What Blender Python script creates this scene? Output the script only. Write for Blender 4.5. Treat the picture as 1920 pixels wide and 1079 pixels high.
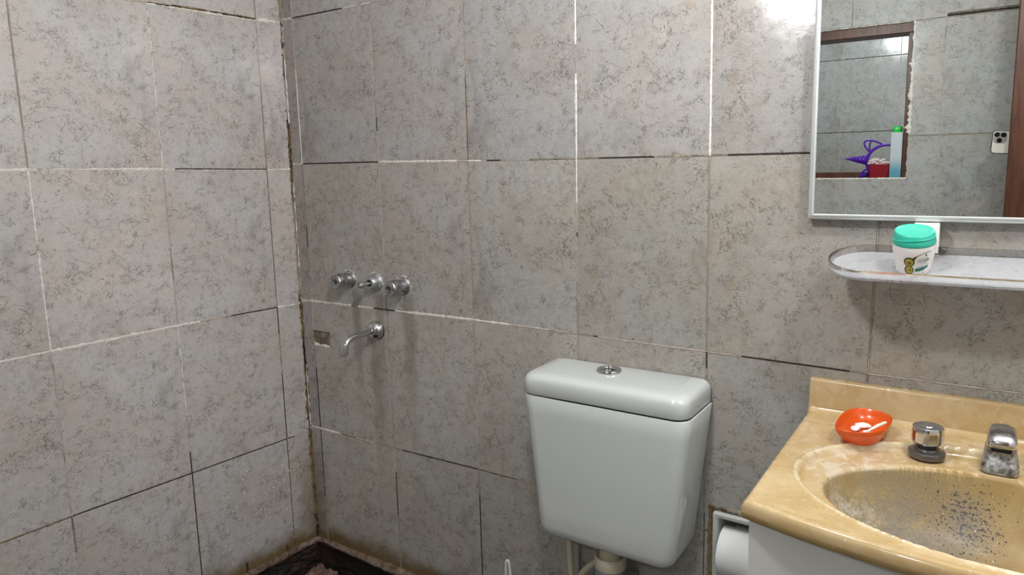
import bpy, bmesh, math, random
from mathutils import Matrix, Vector, noise
for o in list(bpy.data.objects): bpy.data.objects.remove(o)
C = bpy.context.scene.collection
PI = math.pi
rnd = random.Random(7)

# ------------------------------------------------------------------ camera, world, exposure
cam = bpy.data.cameras.new('camera')
cam.sensor_width = 36.0
cam.lens = 1351.64 * 36 / 1920
cam.shift_y = -29.6 / 1920
cam.clip_start = 0.004
cam.clip_end = 50
CAM = bpy.data.objects.new('camera', cam); C.objects.link(CAM)
r0, r1, r2 = Vector((.832244, .553818, -.025597)), Vector((.064103, -.141985, -.987791)), Vector((-.550691, .820442, -.153668))
M = Matrix((r0, -r1, -r2)).transposed().to_4x4()
M.translation = Vector((1.712179, -1.410293, -.00026))
CAM.matrix_world = M
sc = bpy.context.scene
sc.camera = CAM
w = bpy.data.worlds.new('world'); sc.world = w; w.use_nodes = True
w.node_tree.nodes['Background'].inputs[0].default_value = (.9, .95, 1, 1)
w.node_tree.nodes['Background'].inputs[1].default_value = 0.05
sc.view_settings.view_transform = 'Standard'
sc.view_settings.look = 'None'
sc.view_settings.gamma = 1
sc.view_settings.use_curve_mapping = False
sc.view_settings.exposure = 0.08
CEILING_BULB = dict(loc=(1.24, -.71, .435), r=.048, power=18.5)
WALL_BULB = dict(loc=(1.92, -.48, .60), r=.06, power=18)
FAR_BULB = dict(loc=(1.15, -2.35, .70), r=.05, power=26)

FLOOR, CEIL = -1.45, .95
SK = .0537

# ------------------------------------------------------------------ helpers
def link(name, me, parent=None, mats=()):
    o = bpy.data.objects.new(name, me); C.objects.link(o)
    for m in mats: me.materials.append(m)
    if parent is not None:
        o.parent = parent
    return o
def obj(name, bm, mat, parent=None, smooth=True, angle=35, local=False):
    """bmesh -> one object. Geometry in world coordinates unless local."""
    bmesh.ops.recalc_face_normals(bm, faces=bm.faces[:])
    me = bpy.data.meshes.new(name); bm.to_mesh(me); bm.free()
    if smooth:
        for p in me.polygons: p.use_smooth = True
        me.set_sharp_from_angle(angle=math.radians(angle))
    o = link(name, me, parent, mat if isinstance(mat, (list, tuple)) else (mat,))
    if parent is not None and not local:
        if parent.parent is None: o.matrix_parent_inverse = Matrix.Translation(parent.location).inverted()
    return o
def root_loc(p):
    while p.parent is not None: p = p.parent
    return p.location.copy()
def thing(name, label, cat, loc=(0, 0, 0), group=None, rot=None):
    o = bpy.data.objects.new(name, None); C.objects.link(o)
    o.empty_display_size = .05
    o.location = loc
    if rot: o.rotation_euler = rot
    return tag(o, label, cat, group)
def tag(o, label, cat, group=None):
    o['label'] = label; o['category'] = cat
    if group: o['group'] = group
    return o
def box(bm, x0, x1, y0, y1, z0, z1, bev=0, seg=2):
    vs = [bm.verts.new((x, y, z)) for x in (x0, x1) for y in (y0, y1) for z in (z0, z1)]
    fs = [bm.faces.new([vs[i] for i in q]) for q in ((0, 1, 3, 2), (4, 6, 7, 5), (0, 4, 5, 1), (2, 3, 7, 6), (0, 2, 6, 4), (1, 5, 7, 3))]
    if bev:
        es = list({e for f in fs for e in f.edges})
        bmesh.ops.bevel(bm, geom=es, offset=bev, segments=seg, profile=.5, affect='EDGES')
def frame_of(d, up=None):
    d = Vector(d).normalized()
    u = Vector(up) if up else (Vector((0, 0, 1)) if abs(d.z) < .9 else Vector((1, 0, 0)))
    a = u.cross(d).normalized(); b = d.cross(a)
    return a, b, d
def lathe(bm, prof, origin=(0, 0, 0), axis=(0, 0, 1), seg=32, cap0=True, cap1=True, sq=None, rotz=0, flat=None):
    """prof: (radius, height along axis). sq = (ax, ay) scales. flat = n sides with rounded facets"""
    a, b, d = frame_of(axis); o = Vector(origin); rings = []
    for r, h in prof:
        ring = []
        for i in range(seg):
            t = 2 * PI * i / seg + rotz
            rr = r
            if flat:
                s = PI / flat; tt = ((t) % (2 * s)) - s
                rr = r * min(1, math.cos(s) * 1.06 / max(.2, math.cos(tt)))
            ca, sa = math.cos(t) * rr, math.sin(t) * rr
            if sq: ca *= sq[0]; sa *= sq[1]
            ring.append(bm.verts.new(o + a * ca + b * sa + d * h))
        rings.append(ring)
    for p, q in zip(rings, rings[1:]):
        for i in range(seg):
            bm.faces.new((p[i], p[(i + 1) % seg], q[(i + 1) % seg], q[i]))
    if cap0: bm.faces.new(rings[0][::-1])
    if cap1: bm.faces.new(rings[-1])
def tube(bm, pts, rad, seg=14, cap=True, closed=False):
    pts = [Vector(p) for p in pts]; n = len(pts)
    rads = rad if isinstance(rad, (list, tuple)) else [rad] * n
    rings = []; ref = None
    for i, p in enumerate(pts):
        if closed: d = pts[(i + 1) % n] - pts[i - 1]
        else: d = pts[min(i + 1, n - 1)] - pts[max(i - 1, 0)]
        d.normalize()
        if ref is None: ref = Vector((0, 0, 1)) if abs(d.z) < .9 else Vector((0, 1, 0))
        a = (ref - d * ref.dot(d)).normalized(); b = d.cross(a); ref = a
        rings.append([bm.verts.new(p + (a * math.cos(2 * PI * k / seg) + b * math.sin(2 * PI * k / seg)) * rads[i]) for k in range(seg)])
    pairs = list(zip(rings, rings[1:])) + ([(rings[-1], rings[0])] if closed else [])
    for p, q in pairs:
        for k in range(seg): bm.faces.new((p[k], p[(k + 1) % seg], q[(k + 1) % seg], q[k]))
    if cap and not closed: bm.faces.new(rings[0][::-1]); bm.faces.new(rings[-1])
def spline(ctrl, n=10):
    P = [Vector(p) for p in ctrl]; P = [P[0] * 2 - P[1]] + P + [P[-1] * 2 - P[-2]]; out = []
    for i in range(1, len(P) - 2):
        a, b, c, d = P[i - 1:i + 3]
        for k in range(n):
            t = k / n
            out.append(.5 * (2 * b + (c - a) * t + (2 * a - 5 * b + 4 * c - d) * t * t + (3 * b - a - 3 * c + d) * t ** 3))
    out.append(P[-2]); return out
def loft(bm, loops, cap0=True, cap1=True):
    rings = [[bm.verts.new(p) for p in l] for l in loops]; n = len(rings[0])
    for p, q in zip(rings, rings[1:]):
        for i in range(n): bm.faces.new((p[i], p[(i + 1) % n], q[(i + 1) % n], q[i]))
    if cap0: bm.faces.new(rings[0][::-1])
    if cap1: bm.faces.new(rings[-1])
def rrect(x0, x1, y0, y1, z, rads, seg=6):
    """rounded rectangle loop; rads for corners (x0,y0),(x1,y0),(x1,y1),(x0,y1)"""
    out = []
    cs = ((x0, y0, 1, 1, PI), (x1, y0, -1, 1, 1.5 * PI), (x1, y1, -1, -1, 0), (x0, y1, 1, -1, .5 * PI))
    for (cx, cy, sx, sy, a0), r in zip(cs, rads):
        for k in range(seg + 1):
            a = a0 + k / seg * PI / 2
            out.append(Vector((cx + sx * r + math.cos(a) * r, cy + sy * r + math.sin(a) * r, z)))
    return out

# ------------------------------------------------------------------ materials
def mat(name, col=(.5, .5, .5), rough=.5, metal=0, **kw):
    m = bpy.data.materials.new(name); m.use_nodes = True
    b = m.node_tree.nodes['Principled BSDF']
    b.inputs['Base Color'].default_value = (*col, 1); b.inputs['Roughness'].default_value = rough; b.inputs['Metallic'].default_value = metal
    for k, v in kw.items(): b.inputs[k.replace('_', ' ')].default_value = v
    return m
class NT:
    def __init__(s, m): s.m = m; s.t = m.node_tree; s.b = s.t.nodes['Principled BSDF']
    def n(s, typ, **kw):
        x = s.t.nodes.new(typ)
        for k, v in kw.items(): setattr(x, k, v)
        return x
    def put(s, sock, v):
        if isinstance(v, bpy.types.NodeSocket): s.t.links.new(v, sock)
        elif isinstance(v, (tuple, list)) and len(v) == 3 and sock.type == 'RGBA': sock.default_value = (*v, 1)
        else: sock.default_value = v
    def noise(s, vec, scale, detail=4, rough=.55, dist=0, out=0):
        x = s.n('ShaderNodeTexNoise'); s.put(x.inputs['Vector'], vec); x.inputs['Scale'].default_value = scale
        x.inputs['Detail'].default_value = detail; x.inputs['Roughness'].default_value = rough; x.inputs['Distortion'].default_value = dist
        return x.outputs[out]
    def math(s, op, a, b=0., c=None):
        x = s.n('ShaderNodeMath', operation=op); s.put(x.inputs[0], a); s.put(x.inputs[1], b)
        if c is not None: s.put(x.inputs[2], c)
        return x.outputs[0]
    def ramp(s, v, a, b, lo=0., hi=1.):
        x = s.n('ShaderNodeMapRange', interpolation_type='SMOOTHSTEP'); s.put(x.inputs[0], v)
        x.inputs[1].default_value = a; x.inputs[2].default_value = b; x.inputs[3].default_value = lo; x.inputs[4].default_value = hi
        return x.outputs[0]
    def mix(s, f, a, b, mode='MIX'):
        x = s.n('ShaderNodeMix', data_type='RGBA', blend_type=mode); s.put(x.inputs[0], f); s.put(x.inputs[6], a); s.put(x.inputs[7], b)
        return x.outputs[2]
    def sep(s, v):
        x = s.n('ShaderNodeSeparateXYZ'); s.put(x.inputs[0], v); return x.outputs
    def vmath(s, op, a, b):
        x = s.n('ShaderNodeVectorMath', operation=op); s.put(x.inputs[0], a); s.put(x.inputs[1], b); return x.outputs
    def pos(s): return s.n('ShaderNodeNewGeometry').outputs['Position']
    def ocoord(s): return s.n('ShaderNodeTexCoord').outputs['Object']
    def bump(s, h, strength=.2, dist=.002):
        x = s.n('ShaderNodeBump'); x.inputs['Strength'].default_value = strength; x.inputs['Distance'].default_value = dist
        s.put(x.inputs['Height'], h); s.t.links.new(x.outputs[0], s.b.inputs['Normal'])
    def color(s, v): s.put(s.b.inputs['Base Color'], v)
    def rough(s, v): s.put(s.b.inputs['Roughness'], v)

def tile_material():
    m = mat('glazed_stone_tile', rough=.25); t = NT(m)
    info = t.n('ShaderNodeObjectInfo')
    var = t.math('FLOOR', t.math('MULTIPLY', info.outputs['Random'], 3.999))
    off = t.n('ShaderNodeCombineXYZ'); t.put(off.inputs[2], t.math('MULTIPLY', var, 1.7)); t.put(off.inputs[0], t.math('MULTIPLY', var, 3.3))
    P = t.vmath('ADD', t.ocoord(), off.outputs[0])[0]
    big = t.noise(P, 5.5, 3, .5)
    big2 = t.noise(P, 9, 4, .6, .6)
    med = t.noise(P, 30, 5, .65, .4)
    c = t.mix(t.ramp(big, .36, .62), (.455, .453, .450), (.450, .415, .385))
    c = t.mix(t.ramp(big2, .5, .72, 0, .5), c, (.395, .370, .350))
    c = t.mix(t.ramp(med, .38, .72, 0, .40), c, (.33, .318, .300))
    mot = t.noise(P, 75, 4, .7, .5); c = t.mix(t.ramp(mot, .52, .68, 0, .38), c, (.25, .238, .222)); c = t.mix(t.ramp(mot, .44, .34, 0, .22), c, (.50, .497, .485))
    c = t.mix(t.ramp(t.noise(P, 34, 2, .5, 1.), .63, .74, 0, .28), c, (.30, .26, .19))
    # cloudy grey patches, stretched along a diagonal
    mp = t.n('ShaderNodeMapping'); t.put(mp.inputs['Vector'], P); mp.inputs['Rotation'].default_value = (0, 0, .8); mp.inputs['Scale'].default_value = (1.7, .8, 1)
    cl = t.noise(mp.outputs[0], 7.5, 4, .6, .8)
    c = t.mix(t.ramp(cl, .54, .74, 0, .52), c, (.245, .235, .228))
    # pale islands
    c = t.mix(t.ramp(t.noise(P, 11, 2, .4), .58, .7, 0, .45), c, (.50, .50, .49))
    # rusty blush
    c = t.mix(t.ramp(t.noise(P, 13, 3, .5, .3), .63, .75, 0, .5), c, (.40, .30, .20))
    # broken curling veins
    for sc_, di, wd, lo, hi, st in ((6, 1.3, .0045, .52, .60, .85), (14, 1.9, .0095, .53, .61, .85), (27, 2.2, .020, .535, .615, .80), (52, 2.0, .042, .525, .625, .68)):
        v = t.math('ABSOLUTE', t.math('SUBTRACT', t.noise(P, sc_, 5, .6, di), .5))
        line = t.ramp(v, wd * .3, wd, 1, 0)
        mask = t.ramp(t.noise(t.vmath('ADD', P, (5.1, 2.2, sc_))[0], sc_ * .7, 3, .6), lo, hi)
        c = t.mix(t.math('MULTIPLY', t.math('MULTIPLY', line, mask), st), c, (.15, .138, .122))
    # fine pits and pale flecks
    fine = t.noise(P, 300, 3, .75)
    c = t.mix(t.ramp(fine, .54, .70, 0, .55), c, (.17, .155, .14))
    c = t.mix(t.ramp(fine, .40, .28, 0, .35), c, (.60, .60, .585))
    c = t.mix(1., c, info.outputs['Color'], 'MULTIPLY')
    # water and rust stains that run down the tiles of the shower corner
    W = t.pos(); s = t.sep(W)
    wob = t.noise(W, 14, 3, .6)
    streak = None
    for x, wd, top in ((.235, .026, -.335), (.325, .026, -.335), (.43, .03, -.335), (.30, .028, -.47)):
        a = t.ramp(t.math('ABSOLUTE', t.math('ADD', t.math('SUBTRACT', s[0], x), t.math('MULTIPLY', t.math('SUBTRACT', wob, .5), .035))), wd * .25, wd, 1, 0)
        a = t.math('MULTIPLY', a, t.math('MULTIPLY', t.ramp(s[2], top, top - .03, 0, 1), t.ramp(s[2], top - .12, top - .42, 1, .12)))
        a = t.math('MULTIPLY', a, t.ramp(s[1], -.03, -.01, 0, 1))
        streak = a if streak is None else t.math('MAXIMUM', streak, a)
    c = t.mix(t.math('MULTIPLY', streak, .5), c, (.16, .135, .09))
    edge = t.math('ADD', s[2], t.math('MULTIPLY', t.math('SUBTRACT', t.noise(W, 16, 4, .6), .5), .07))
    low = t.ramp(edge, -1.150, -1.088, 1, 0)
    corner = t.ramp(t.math('ADD', s[0], t.math('SUBTRACT', t.math('MULTIPLY', t.noise(W, 20, 3, .6), .03), s[1])), .0, .10, 1, 0)
    corner = t.math('MULTIPLY', corner, t.ramp(s[2], -.75, -1.1, 0, .9))
    shower = t.ramp(t.math('SUBTRACT', s[0], s[1]), .95, .75)
    rust = t.math('MULTIPLY', t.math('MAXIMUM', low, corner), shower)
    c = t.mix(t.math('MULTIPLY', rust, .92), c, (.150, .093, .033))
    t.color(c)
    t.rough(t.ramp(t.noise(P, 25, 3), .3, .7, .13, .22))
    t.bump(t.math('ADD', t.math('MULTIPLY', t.noise(P, 60, 3, .6), .8), t.math('MULTIPLY', t.noise(P, 16, 2), 1.6)), .16, .002)
    m.node_tree.nodes['Principled BSDF'].inputs['Specular IOR Level'].default_value = .55
    return m
TILE = tile_material()
def rough_mat(name, c1, c2, scale=60, rough=.85, bump=.5, c3=None):
    m = mat(name, c1, rough); t = NT(m); P = t.pos()
    c = t.mix(t.ramp(t.noise(P, scale, 5, .65), .35, .65), c1, c2)
    if c3: c = t.mix(t.ramp(t.noise(P, scale * .35, 4, .6), .52, .66), c, c3)
    t.color(c); t.bump(t.noise(P, scale * 2.2, 4, .7), bump, .004); return m
G_WHITE = rough_mat('white_filler', (.78, .745, .70), (.64, .60, .55), 90)
G_TAN = rough_mat('tan_grout', (.36, .31, .25), (.28, .235, .18), 70, c3=(.46, .40, .33))
G_DARK = rough_mat('mouldy_gap', (.018, .015, .012), (.05, .04, .03), 80)
G_PINK = rough_mat('pinkish_grout', (.55, .47, .42), (.42, .36, .31), 80)
G_BROWN = rough_mat('rusty_grout', (.15, .095, .045), (.24, .17, .095), 60, c3=(.07, .045, .025))
GROUTS = [G_WHITE, G_TAN, G_DARK, G_PINK, G_BROWN]
WH, TN, DK, PK, BR = range(5)
BACKING = rough_mat('old_tile_adhesive', (.20, .17, .14), (.12, .10, .08), 40, c3=(.34, .30, .26))
MORTAR = rough_mat('broken_mortar', (.20, .145, .11), (.085, .052, .03), 60, c3=(.27, .21, .17))
SOIL = rough_mat('wet_brown_plaster', (.022, .012, .008), (.011, .006, .004), 30, .7, .8, (.045, .024, .015))
RUBBLE = rough_mat('pinkish_rubble', (.22, .13, .10), (.11, .06, .045), 50, .95, .9, (.37, .27, .23))
PAINT = rough_mat('white_paint', (.78, .78, .76), (.74, .74, .72), 6, .7, .05)
FLOORM = rough_mat('grey_floor_screed', (.30, .28, .26), (.24, .22, .20), 14, .6, .2)
CHROME = mat('chrome', (.62, .63, .65), .13, 1.)
t = NT(CHROME); t.rough(t.ramp(t.noise(t.pos(), 40, 2, .5), .35, .75, .10, .20))
GRIME = mat('limescaled_chrome', (.42, .42, .41), .38, .85)
t = NT(GRIME); P = t.pos(); t.color(t.mix(t.ramp(t.noise(P, 130, 5, .7), .42, .62), (.50, .50, .50), (.16, .15, .13))); t.rough(t.ramp(t.noise(P, 60, 3), .3, .7, .18, .55))
DULL = mat('dull_chrome', (.44, .45, .47), .28, 1.)
t = NT(DULL); P = t.pos(); t.color(t.mix(t.ramp(t.noise(P, 150, 4, .7), .4, .65), (.52, .53, .55), (.24, .24, .24))); t.rough(t.ramp(t.noise(P, 80, 3), .3, .7, .2, .5))
SCALE = rough_mat('limescale_crust', (.72, .71, .69), (.52, .50, .47), 160)
BLACK = mat('black_gap', (.008, .008, .008), .6)
CERAMIC = mat('white_ceramic', (.56, .595, .585), .06, Coat_Weight=.5)
CREAM = mat('cream_plastic', (.52, .47, .36), .4)
GREYP = mat('grey_plastic', (.20, .22, .24), .45)
WHITEP = mat('white_plastic', (.80, .78, .76), .35)

# ------------------------------------------------------------------ tiled walls
def wall_root(name, mats, boxes, parent=None):
    bm = bmesh.new()
    for b in boxes: box(bm, *b)
    o = obj(name, bm, mats, None, smooth=False); o['kind'] = 'structure'; return o
XF = {'wall_back': Matrix(((1, 0, 0), (0, 0, -1), (0, 1, 0))).to_4x4(),
      'wall_front': Matrix(((-1, 0, 0), (0, 0, 1), (0, 1, 0))).to_4x4()}
_n = math.hypot(1, SK)
XF['wall_left'] = Matrix(((SK / _n, 0, 1 / _n), (1 / _n, 0, -SK / _n), (0, 1, 0))).to_4x4()
XF['wall_front'].translation = (0, -1.6, 0)
XF['wall_beyond'] = XF['wall_front'].copy(); XF['wall_beyond'].translation = (0, -3.17, 0)
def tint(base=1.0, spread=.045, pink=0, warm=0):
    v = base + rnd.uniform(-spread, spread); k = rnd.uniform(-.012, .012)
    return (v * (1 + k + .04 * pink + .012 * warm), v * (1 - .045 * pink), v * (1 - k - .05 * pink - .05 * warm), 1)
def clip_out(bm, hole):
    a0, a1, z0, z1 = hole
    for co, no in (((a0, 0, 0), (1, 0, 0)), ((a1, 0, 0), (1, 0, 0)), ((0, z0, 0), (0, 1, 0)), ((0, z1, 0), (0, 1, 0))):
        bmesh.ops.bisect_plane(bm, geom=bm.verts[:] + bm.edges[:] + bm.faces[:], plane_co=co, plane_no=no, dist=1e-6)
    kill = [f for f in bm.faces if a0 < f.calc_center_median().x < a1 and z0 < f.calc_center_median().y < z1]
    bmesh.ops.delete(bm, geom=kill, context='FACES')
def tile(wall, parent, quad, holes=(), col=None, ragged=None, gap=.0013):
    """quad: (a,z) corners lower-left, lower-right, upper-right, upper-left on the wall plane; a solid bevelled tile"""
    cx = sum(p[0] for p in quad) / 4; cy = sum(p[1] for p in quad) / 4
    q = []
    for a, z in quad:
        q.append((a + (gap if a < cx else -gap), z + (gap if z < cy else -gap)))
    bm = bmesh.new()
    if ragged:
        (ax, az), (bx, bz) = q[0], q[1]; n = max(4, int((bx - ax) / .012)); low = []
        for i in range(n + 1):
            a = ax + (bx - ax) * i / n; low.append((a, az + (bz - az) * i / n + ragged(a)))
        q = low + q[2:]
    bm.faces.new([bm.verts.new((a, z, 0)) for a, z in q])
    for h in holes: clip_out(bm, h)
    if not bm.faces: bm.free(); return None
    if holes:
        bmesh.ops.dissolve_faces(bm, faces=bm.faces[:], use_verts=False)
    bmesh.ops.recalc_face_normals(bm, faces=bm.faces[:])
    for f in bm.faces:
        if f.normal.z < 0: f.normal_flip()
    front = bm.faces[:]
    r = bmesh.ops.extrude_face_region(bm, geom=front)
    back_to = [v for v in r['geom'] if isinstance(v, bmesh.types.BMVert)]
    # the extruded copy becomes the front; originals go back
    orig = {v for f in front if f.is_valid for v in f.verts}
    for v in bm.verts:
        v.co.z = 0 if v in back_to else -.0065
    top = [f for f in bm.faces if all(v in back_to for v in f.verts)]
    es = [e for e in bm.edges if sum(1 for f in e.link_faces if f in top) == 1]
    bmesh.ops.bevel(bm, geom=es, offset=.0011, segments=1, affect='EDGES', profile=.6)
    o0 = Vector((quad[0][0], quad[0][1], 0))
    c0 = Vector((cx, cy, 0)); tx, ty = rnd.uniform(-.0016, .0016), rnd.uniform(-.0016, .0016); up = rnd.uniform(0, .0006)
    for v in bm.verts:
        d = v.co - c0; v.co.z += up + d.x * tx + d.y * ty
        v.co -= o0
    bmesh.ops.recalc_face_normals(bm, faces=bm.faces[:])
    me = bpy.data.meshes.new('tile'); bm.to_mesh(me); bm.free()
    o = link('tile', me, parent, (TILE,))
    o.matrix_local = XF[wall] @ Matrix.Translation(o0)
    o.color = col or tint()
    return o
def seam(bm, p, q, parts, width=.003, out=.0011, seed=0, chip=.5):
    """a ragged bead of grout along a joint. parts: (t0, t1, style, width factor)"""
    p, q = Vector((*p, 0)), Vector((*q, 0)); d = q - p; L = d.length; d.normalize(); s = Vector((-d.y, d.x, 0))
    n = max(2, int(L / .005))
    for t0, t1, style, wf in parts:
        prev = None
        for i in range(int(t0 * n), int(t1 * n) + 1):
            c = p + d * (L * i / n)
            k = noise.noise(Vector((c.x * 140 + seed * 7.7, c.y * 140, seed)))
            k2 = noise.noise(Vector((c.x * 45 + seed * 3.1, c.y * 45, seed + 9)))
            k3 = noise.noise(Vector((c.x * 400, c.y * 400, seed + 20)))
            wd = width * (1.75 if style == WH else 1.35 if style == PK else .72 if style == DK else 1) * wf * max(.14, 1 + chip * 1.2 * k2 + chip * .9 * k + chip * .35 * k3 - (chip * .55 if k2 < -.30 else 0))
            sh = s * (k * .0007 * wf)
            wl = wd * (.5 + .22 * k3 + .18 * k); wr = wd * (.5 - .22 * k2 + .2 * noise.noise(Vector((c.x * 230, c.y * 230, seed + 40))))
            h = out + (.0009 * k3 if style in (WH, PK, BR) else 0)
            row = [bm.verts.new(c + sh - s * wl + Vector((0, 0, -.0016))), bm.verts.new(c + sh - s * wl * .55 + Vector((0, 0, h * .8))),
                   bm.verts.new(c + sh + s * wr * .55 + Vector((0, 0, h))), bm.verts.new(c + sh + s * wr + Vector((0, 0, -.0016)))]
            if prev:
                for a in range(3):
                    f = bm.faces.new((prev[a], row[a], row[a + 1], prev[a + 1])); f.material_index = style
            prev = row
def grout_obj(wall, parent, bm, name='grout'):
    me = bpy.data.meshes.new(name); bmesh.ops.recalc_face_normals(bm, faces=bm.faces[:]); bm.to_mesh(me); bm.free()
    for p in me.polygons: p.use_smooth = True
    o = link(name, me, parent, GROUTS); o.matrix_local = XF[wall]; o['kind'] = 'stuff'
    return o
def itp(tab, x):
    if x <= tab[0][0]: return tab[0][1]
    for (a, b), (c, d) in zip(tab, tab[1:]):
        if x <= c: return b + (d - b) * (x - a) / (c - a)
    return tab[-1][1]

# measured joint lines of the back wall
VB = [(0., 0.), (.0485, -.0005), (.3499, -.0029), (.6457, -.0003), (.9432, .0039), (1.2408, -.0004), (1.5471, .0163), (1.845, .005), (2.143, 0), (2.30, 0)]
RBk = {3: [(0, .955)], 2: [(0, .805)], 1: [(0, .4062), (.0478, .4059), (.2552, .4084), (.3909, .4052), (.8, .402)],
      0: [(.0131, .0032), (.352, .0027), (.6466, -.0006), (.945, -.002), (1.2399, -.0023), (1.4259, -.002)],
      -1: [(.0029, -.4014), (.0478, -.3991), (.2941, -.3969), (.4334, -.397), (.5987, -.3974), (.6494, -.3944), (.9418, -.3964), (1.241, -.3997), (1.4403, -.4032), (1.773, -.4024)],
      -2: [(.0081, -.7937), (.3527, -.794), (.6466, -.7906), (.7969, -.7912)], -3: [(0, -1.163), (.78, -1.163), (.80, -1.19)], -4: [(0, -1.45)]}
def bpt(k, r):
    a, b = VB[k]; z = itp(RBk[r], a); x = a + b * z
    return (x, itp(RBk[r], x))
NICHE = (1.2614, 1.424, -.905, -.742)
HOLE = (.03, .1178, -.5285, -.488)
back = wall_root('wall_back', BACKING, [(-.15, NICHE[0], .003, .15, FLOOR, CEIL), (NICHE[1], 2.4, .003, .15, FLOOR, CEIL),
    (NICHE[0], NICHE[1], .003, .15, NICHE[3], CEIL), (NICHE[0], NICHE[1], .003, .15, FLOOR, NICHE[2]), (NICHE[0], NICHE[1], .11, .15, NICHE[2], NICHE[3])])
def rag(seed, amp=.006):
    return lambda a: amp * noise.noise(Vector((a * 60, seed, 3))) + amp * .6 * noise.noise(Vector((a * 190, seed, 8)))
for r in range(3, -4, -1):
    for k in range(len(VB) - 1):
        if r == -3 and VB[k][0] < .64: continue
        q = [bpt(k, r - 1), bpt(k + 1, r - 1), bpt(k + 1, r), bpt(k, r)]
        holes = []; rg = None
        if r == -1 and k == 1: holes.append(HOLE)
        if k == 5 and r in (-1, -2): holes.append((NICHE[0] - .004, NICHE[1] + .004, NICHE[2] - .004, NICHE[3] + .006))
        if r == -2 and VB[k][0] < .6: rg = rag(1.3)
        pink = .6 if k == 0 and r >= 0 else (.25 if k <= 2 else 0)
        tile('wall_back', back, q, holes, tint({0: .84, 1: .95, 2: .93, 3: .86, 4: .79}.get(k, .76), .03, pink, 1 if r <= 0 and k else 0), rg)  # column tints paint the dimmer light of the right side into the tiles
g = bmesh.new()
def bseam(k, r, parts, width=.003, **kw): seam(g, bpt(k, r), bpt(k, r - 1), parts, width, seed=k * 11 + r, **kw)
def hseam(k, r, parts, width=.003, **kw): seam(g, bpt(k, r), bpt(k + 1, r), parts, width, seed=40 + k * 5 + r, **kw)
# verticals
for r in (3, 2): bseam(1, r, [(0, 1, PK, .7)], .0025, chip=.9)
bseam(1, 1, [(0, .35, PK, .6), (.35, 1, WH, .8)], .0026, chip=.95); bseam(1, 0, [(0, .45, TN, .9), (.45, .6, DK, .6), (.6, 1, TN, .8)], .0026, chip=.95)
bseam(1, -1, [(0, .22, PK, 1), (.22, .30, BR, 1), (.30, .52, TN, .8), (.52, 1, DK, .8)], .003, chip=.9); bseam(1, -2, [(0, .6, DK, .7), (.6, 1, TN, .6)], .0026)
bseam(2, 2, [(0, 1, TN, .5)]); bseam(2, 1, [(0, .72, TN, 1.0), (.72, .80, DK, .7), (.80, 1, PK, .6)], .0026, chip=.3); bseam(2, 0, [(0, .7, PK, .55), (.7, 1, TN, .35)], .0026, chip=.95)
bseam(2, -1, [(0, .5, TN, .45), (.5, 1, TN, .35)], chip=.8); bseam(2, -2, [(0, .2, PK, .6), (.2, .55, DK, .8), (.55, 1, TN, .4)], chip=.8)
bseam(3, 2, [(0, 1, TN, .5)]); bseam(3, 1, [(0, .5, TN, .5), (.5, 1, BR, .6)], chip=.7); bseam(3, 0, [(0, 1, TN, .9)], .0028, chip=.6)
bseam(3, -1, [(0, .5, TN, 1), (.5, 1, PK, .5)], .0028); bseam(3, -2, [(0, .2, TN, .5), (.2, .6, DK, 1), (.6, 1, DK, .6)], .003, chip=.7)
bseam(4, 2, [(0, 1, WH, .8)]); bseam(4, 1, [(0, .4, WH, .9), (.4, .55, TN, 1), (.55, 1, WH, 1)], .0042, chip=.35)
bseam(4, 0, [(0, .25, WH, .9), (.25, .42, PK, .6), (.42, .44, DK, .8), (.44, .7, PK, .6), (.7, 1, TN, .9)], .0034, chip=.6); bseam(4, -1, [(0, 1, TN, 1)]); bseam(4, -2, [(0, 1, TN, 1)])
bseam(5, 2, [(0, 1, WH, .8)]); bseam(5, 1, [(0, 1, WH, 1)], .0036, chip=.3); bseam(5, 0, [(0, 1, TN, .9)], .0036, chip=.4); bseam(5, -1, [(0, .09, DK, .8), (.09, .9, TN, .7)], .003)
for k in (6, 7, 8):
    for r in range(3, -4, -1): bseam(k, r, [(0, 1, TN, .9)], .0034, chip=.4)
for k in (3, 4, 5): bseam(k, -3, [(0, 1, TN, .9)])
# rows
for k in range(9): hseam(k, 2, [(0, 1, PK, .8)])
hseam(0, 1, [(0, 1, WH, 1.1)], .004, chip=.9); hseam(1, 1, [(0, .68, DK, 1), (.68, 1, WH, .8)], .0034, chip=.5); hseam(2, 1, [(0, 1, PK, .9)])
for k in range(3, 9): hseam(k, 1, [(0, 1, TN, .9)])
hseam(0, 0, [(0, 1, WH, 1.1)], .0045, chip=.8); hseam(1, 0, [(0, 1, DK, .75), (.9, 1, TN, .5)], .003, chip=.6); hseam(2, 0, [(0, .9, WH, 1.25), (.9, 1, PK, .9)], .0042, chip=.4)
hseam(3, 0, [(0, .2, WH, .9), (.2, .33, DK, 1.2), (.33, .6, PK, .7), (.6, 1, TN, .6)], .0036, chip=.6); hseam(4, 0, [(0, .2, TN, .8), (.2, .62, DK, .8), (.62, 1, TN, 1)], .003, chip=.8)
hseam(5, 0, [(0, .12, TN, .8), (.12, .62, DK, .8), (.62, 1, TN, 1)], .003, chip=.8)
hseam(0, -1, [(0, 1, WH, 1.1)], .0055, chip=.5); hseam(1, -1, [(0, .55, WH, 1.5), (.55, .64, TN, .6), (.64, .84, WH, 1.1), (.84, 1, DK, .6)], .0045, chip=.45)
hseam(2, -1, [(0, .12, DK, .7), (.12, .3, WH, .9), (.3, 1, WH, 1.35)], .0046, chip=.45); hseam(3, -1, [(0, .4, WH, 1.2), (.4, .75, PK, 1.2), (.75, 1, TN, 1.1)], .0042, chip=.4)
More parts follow.
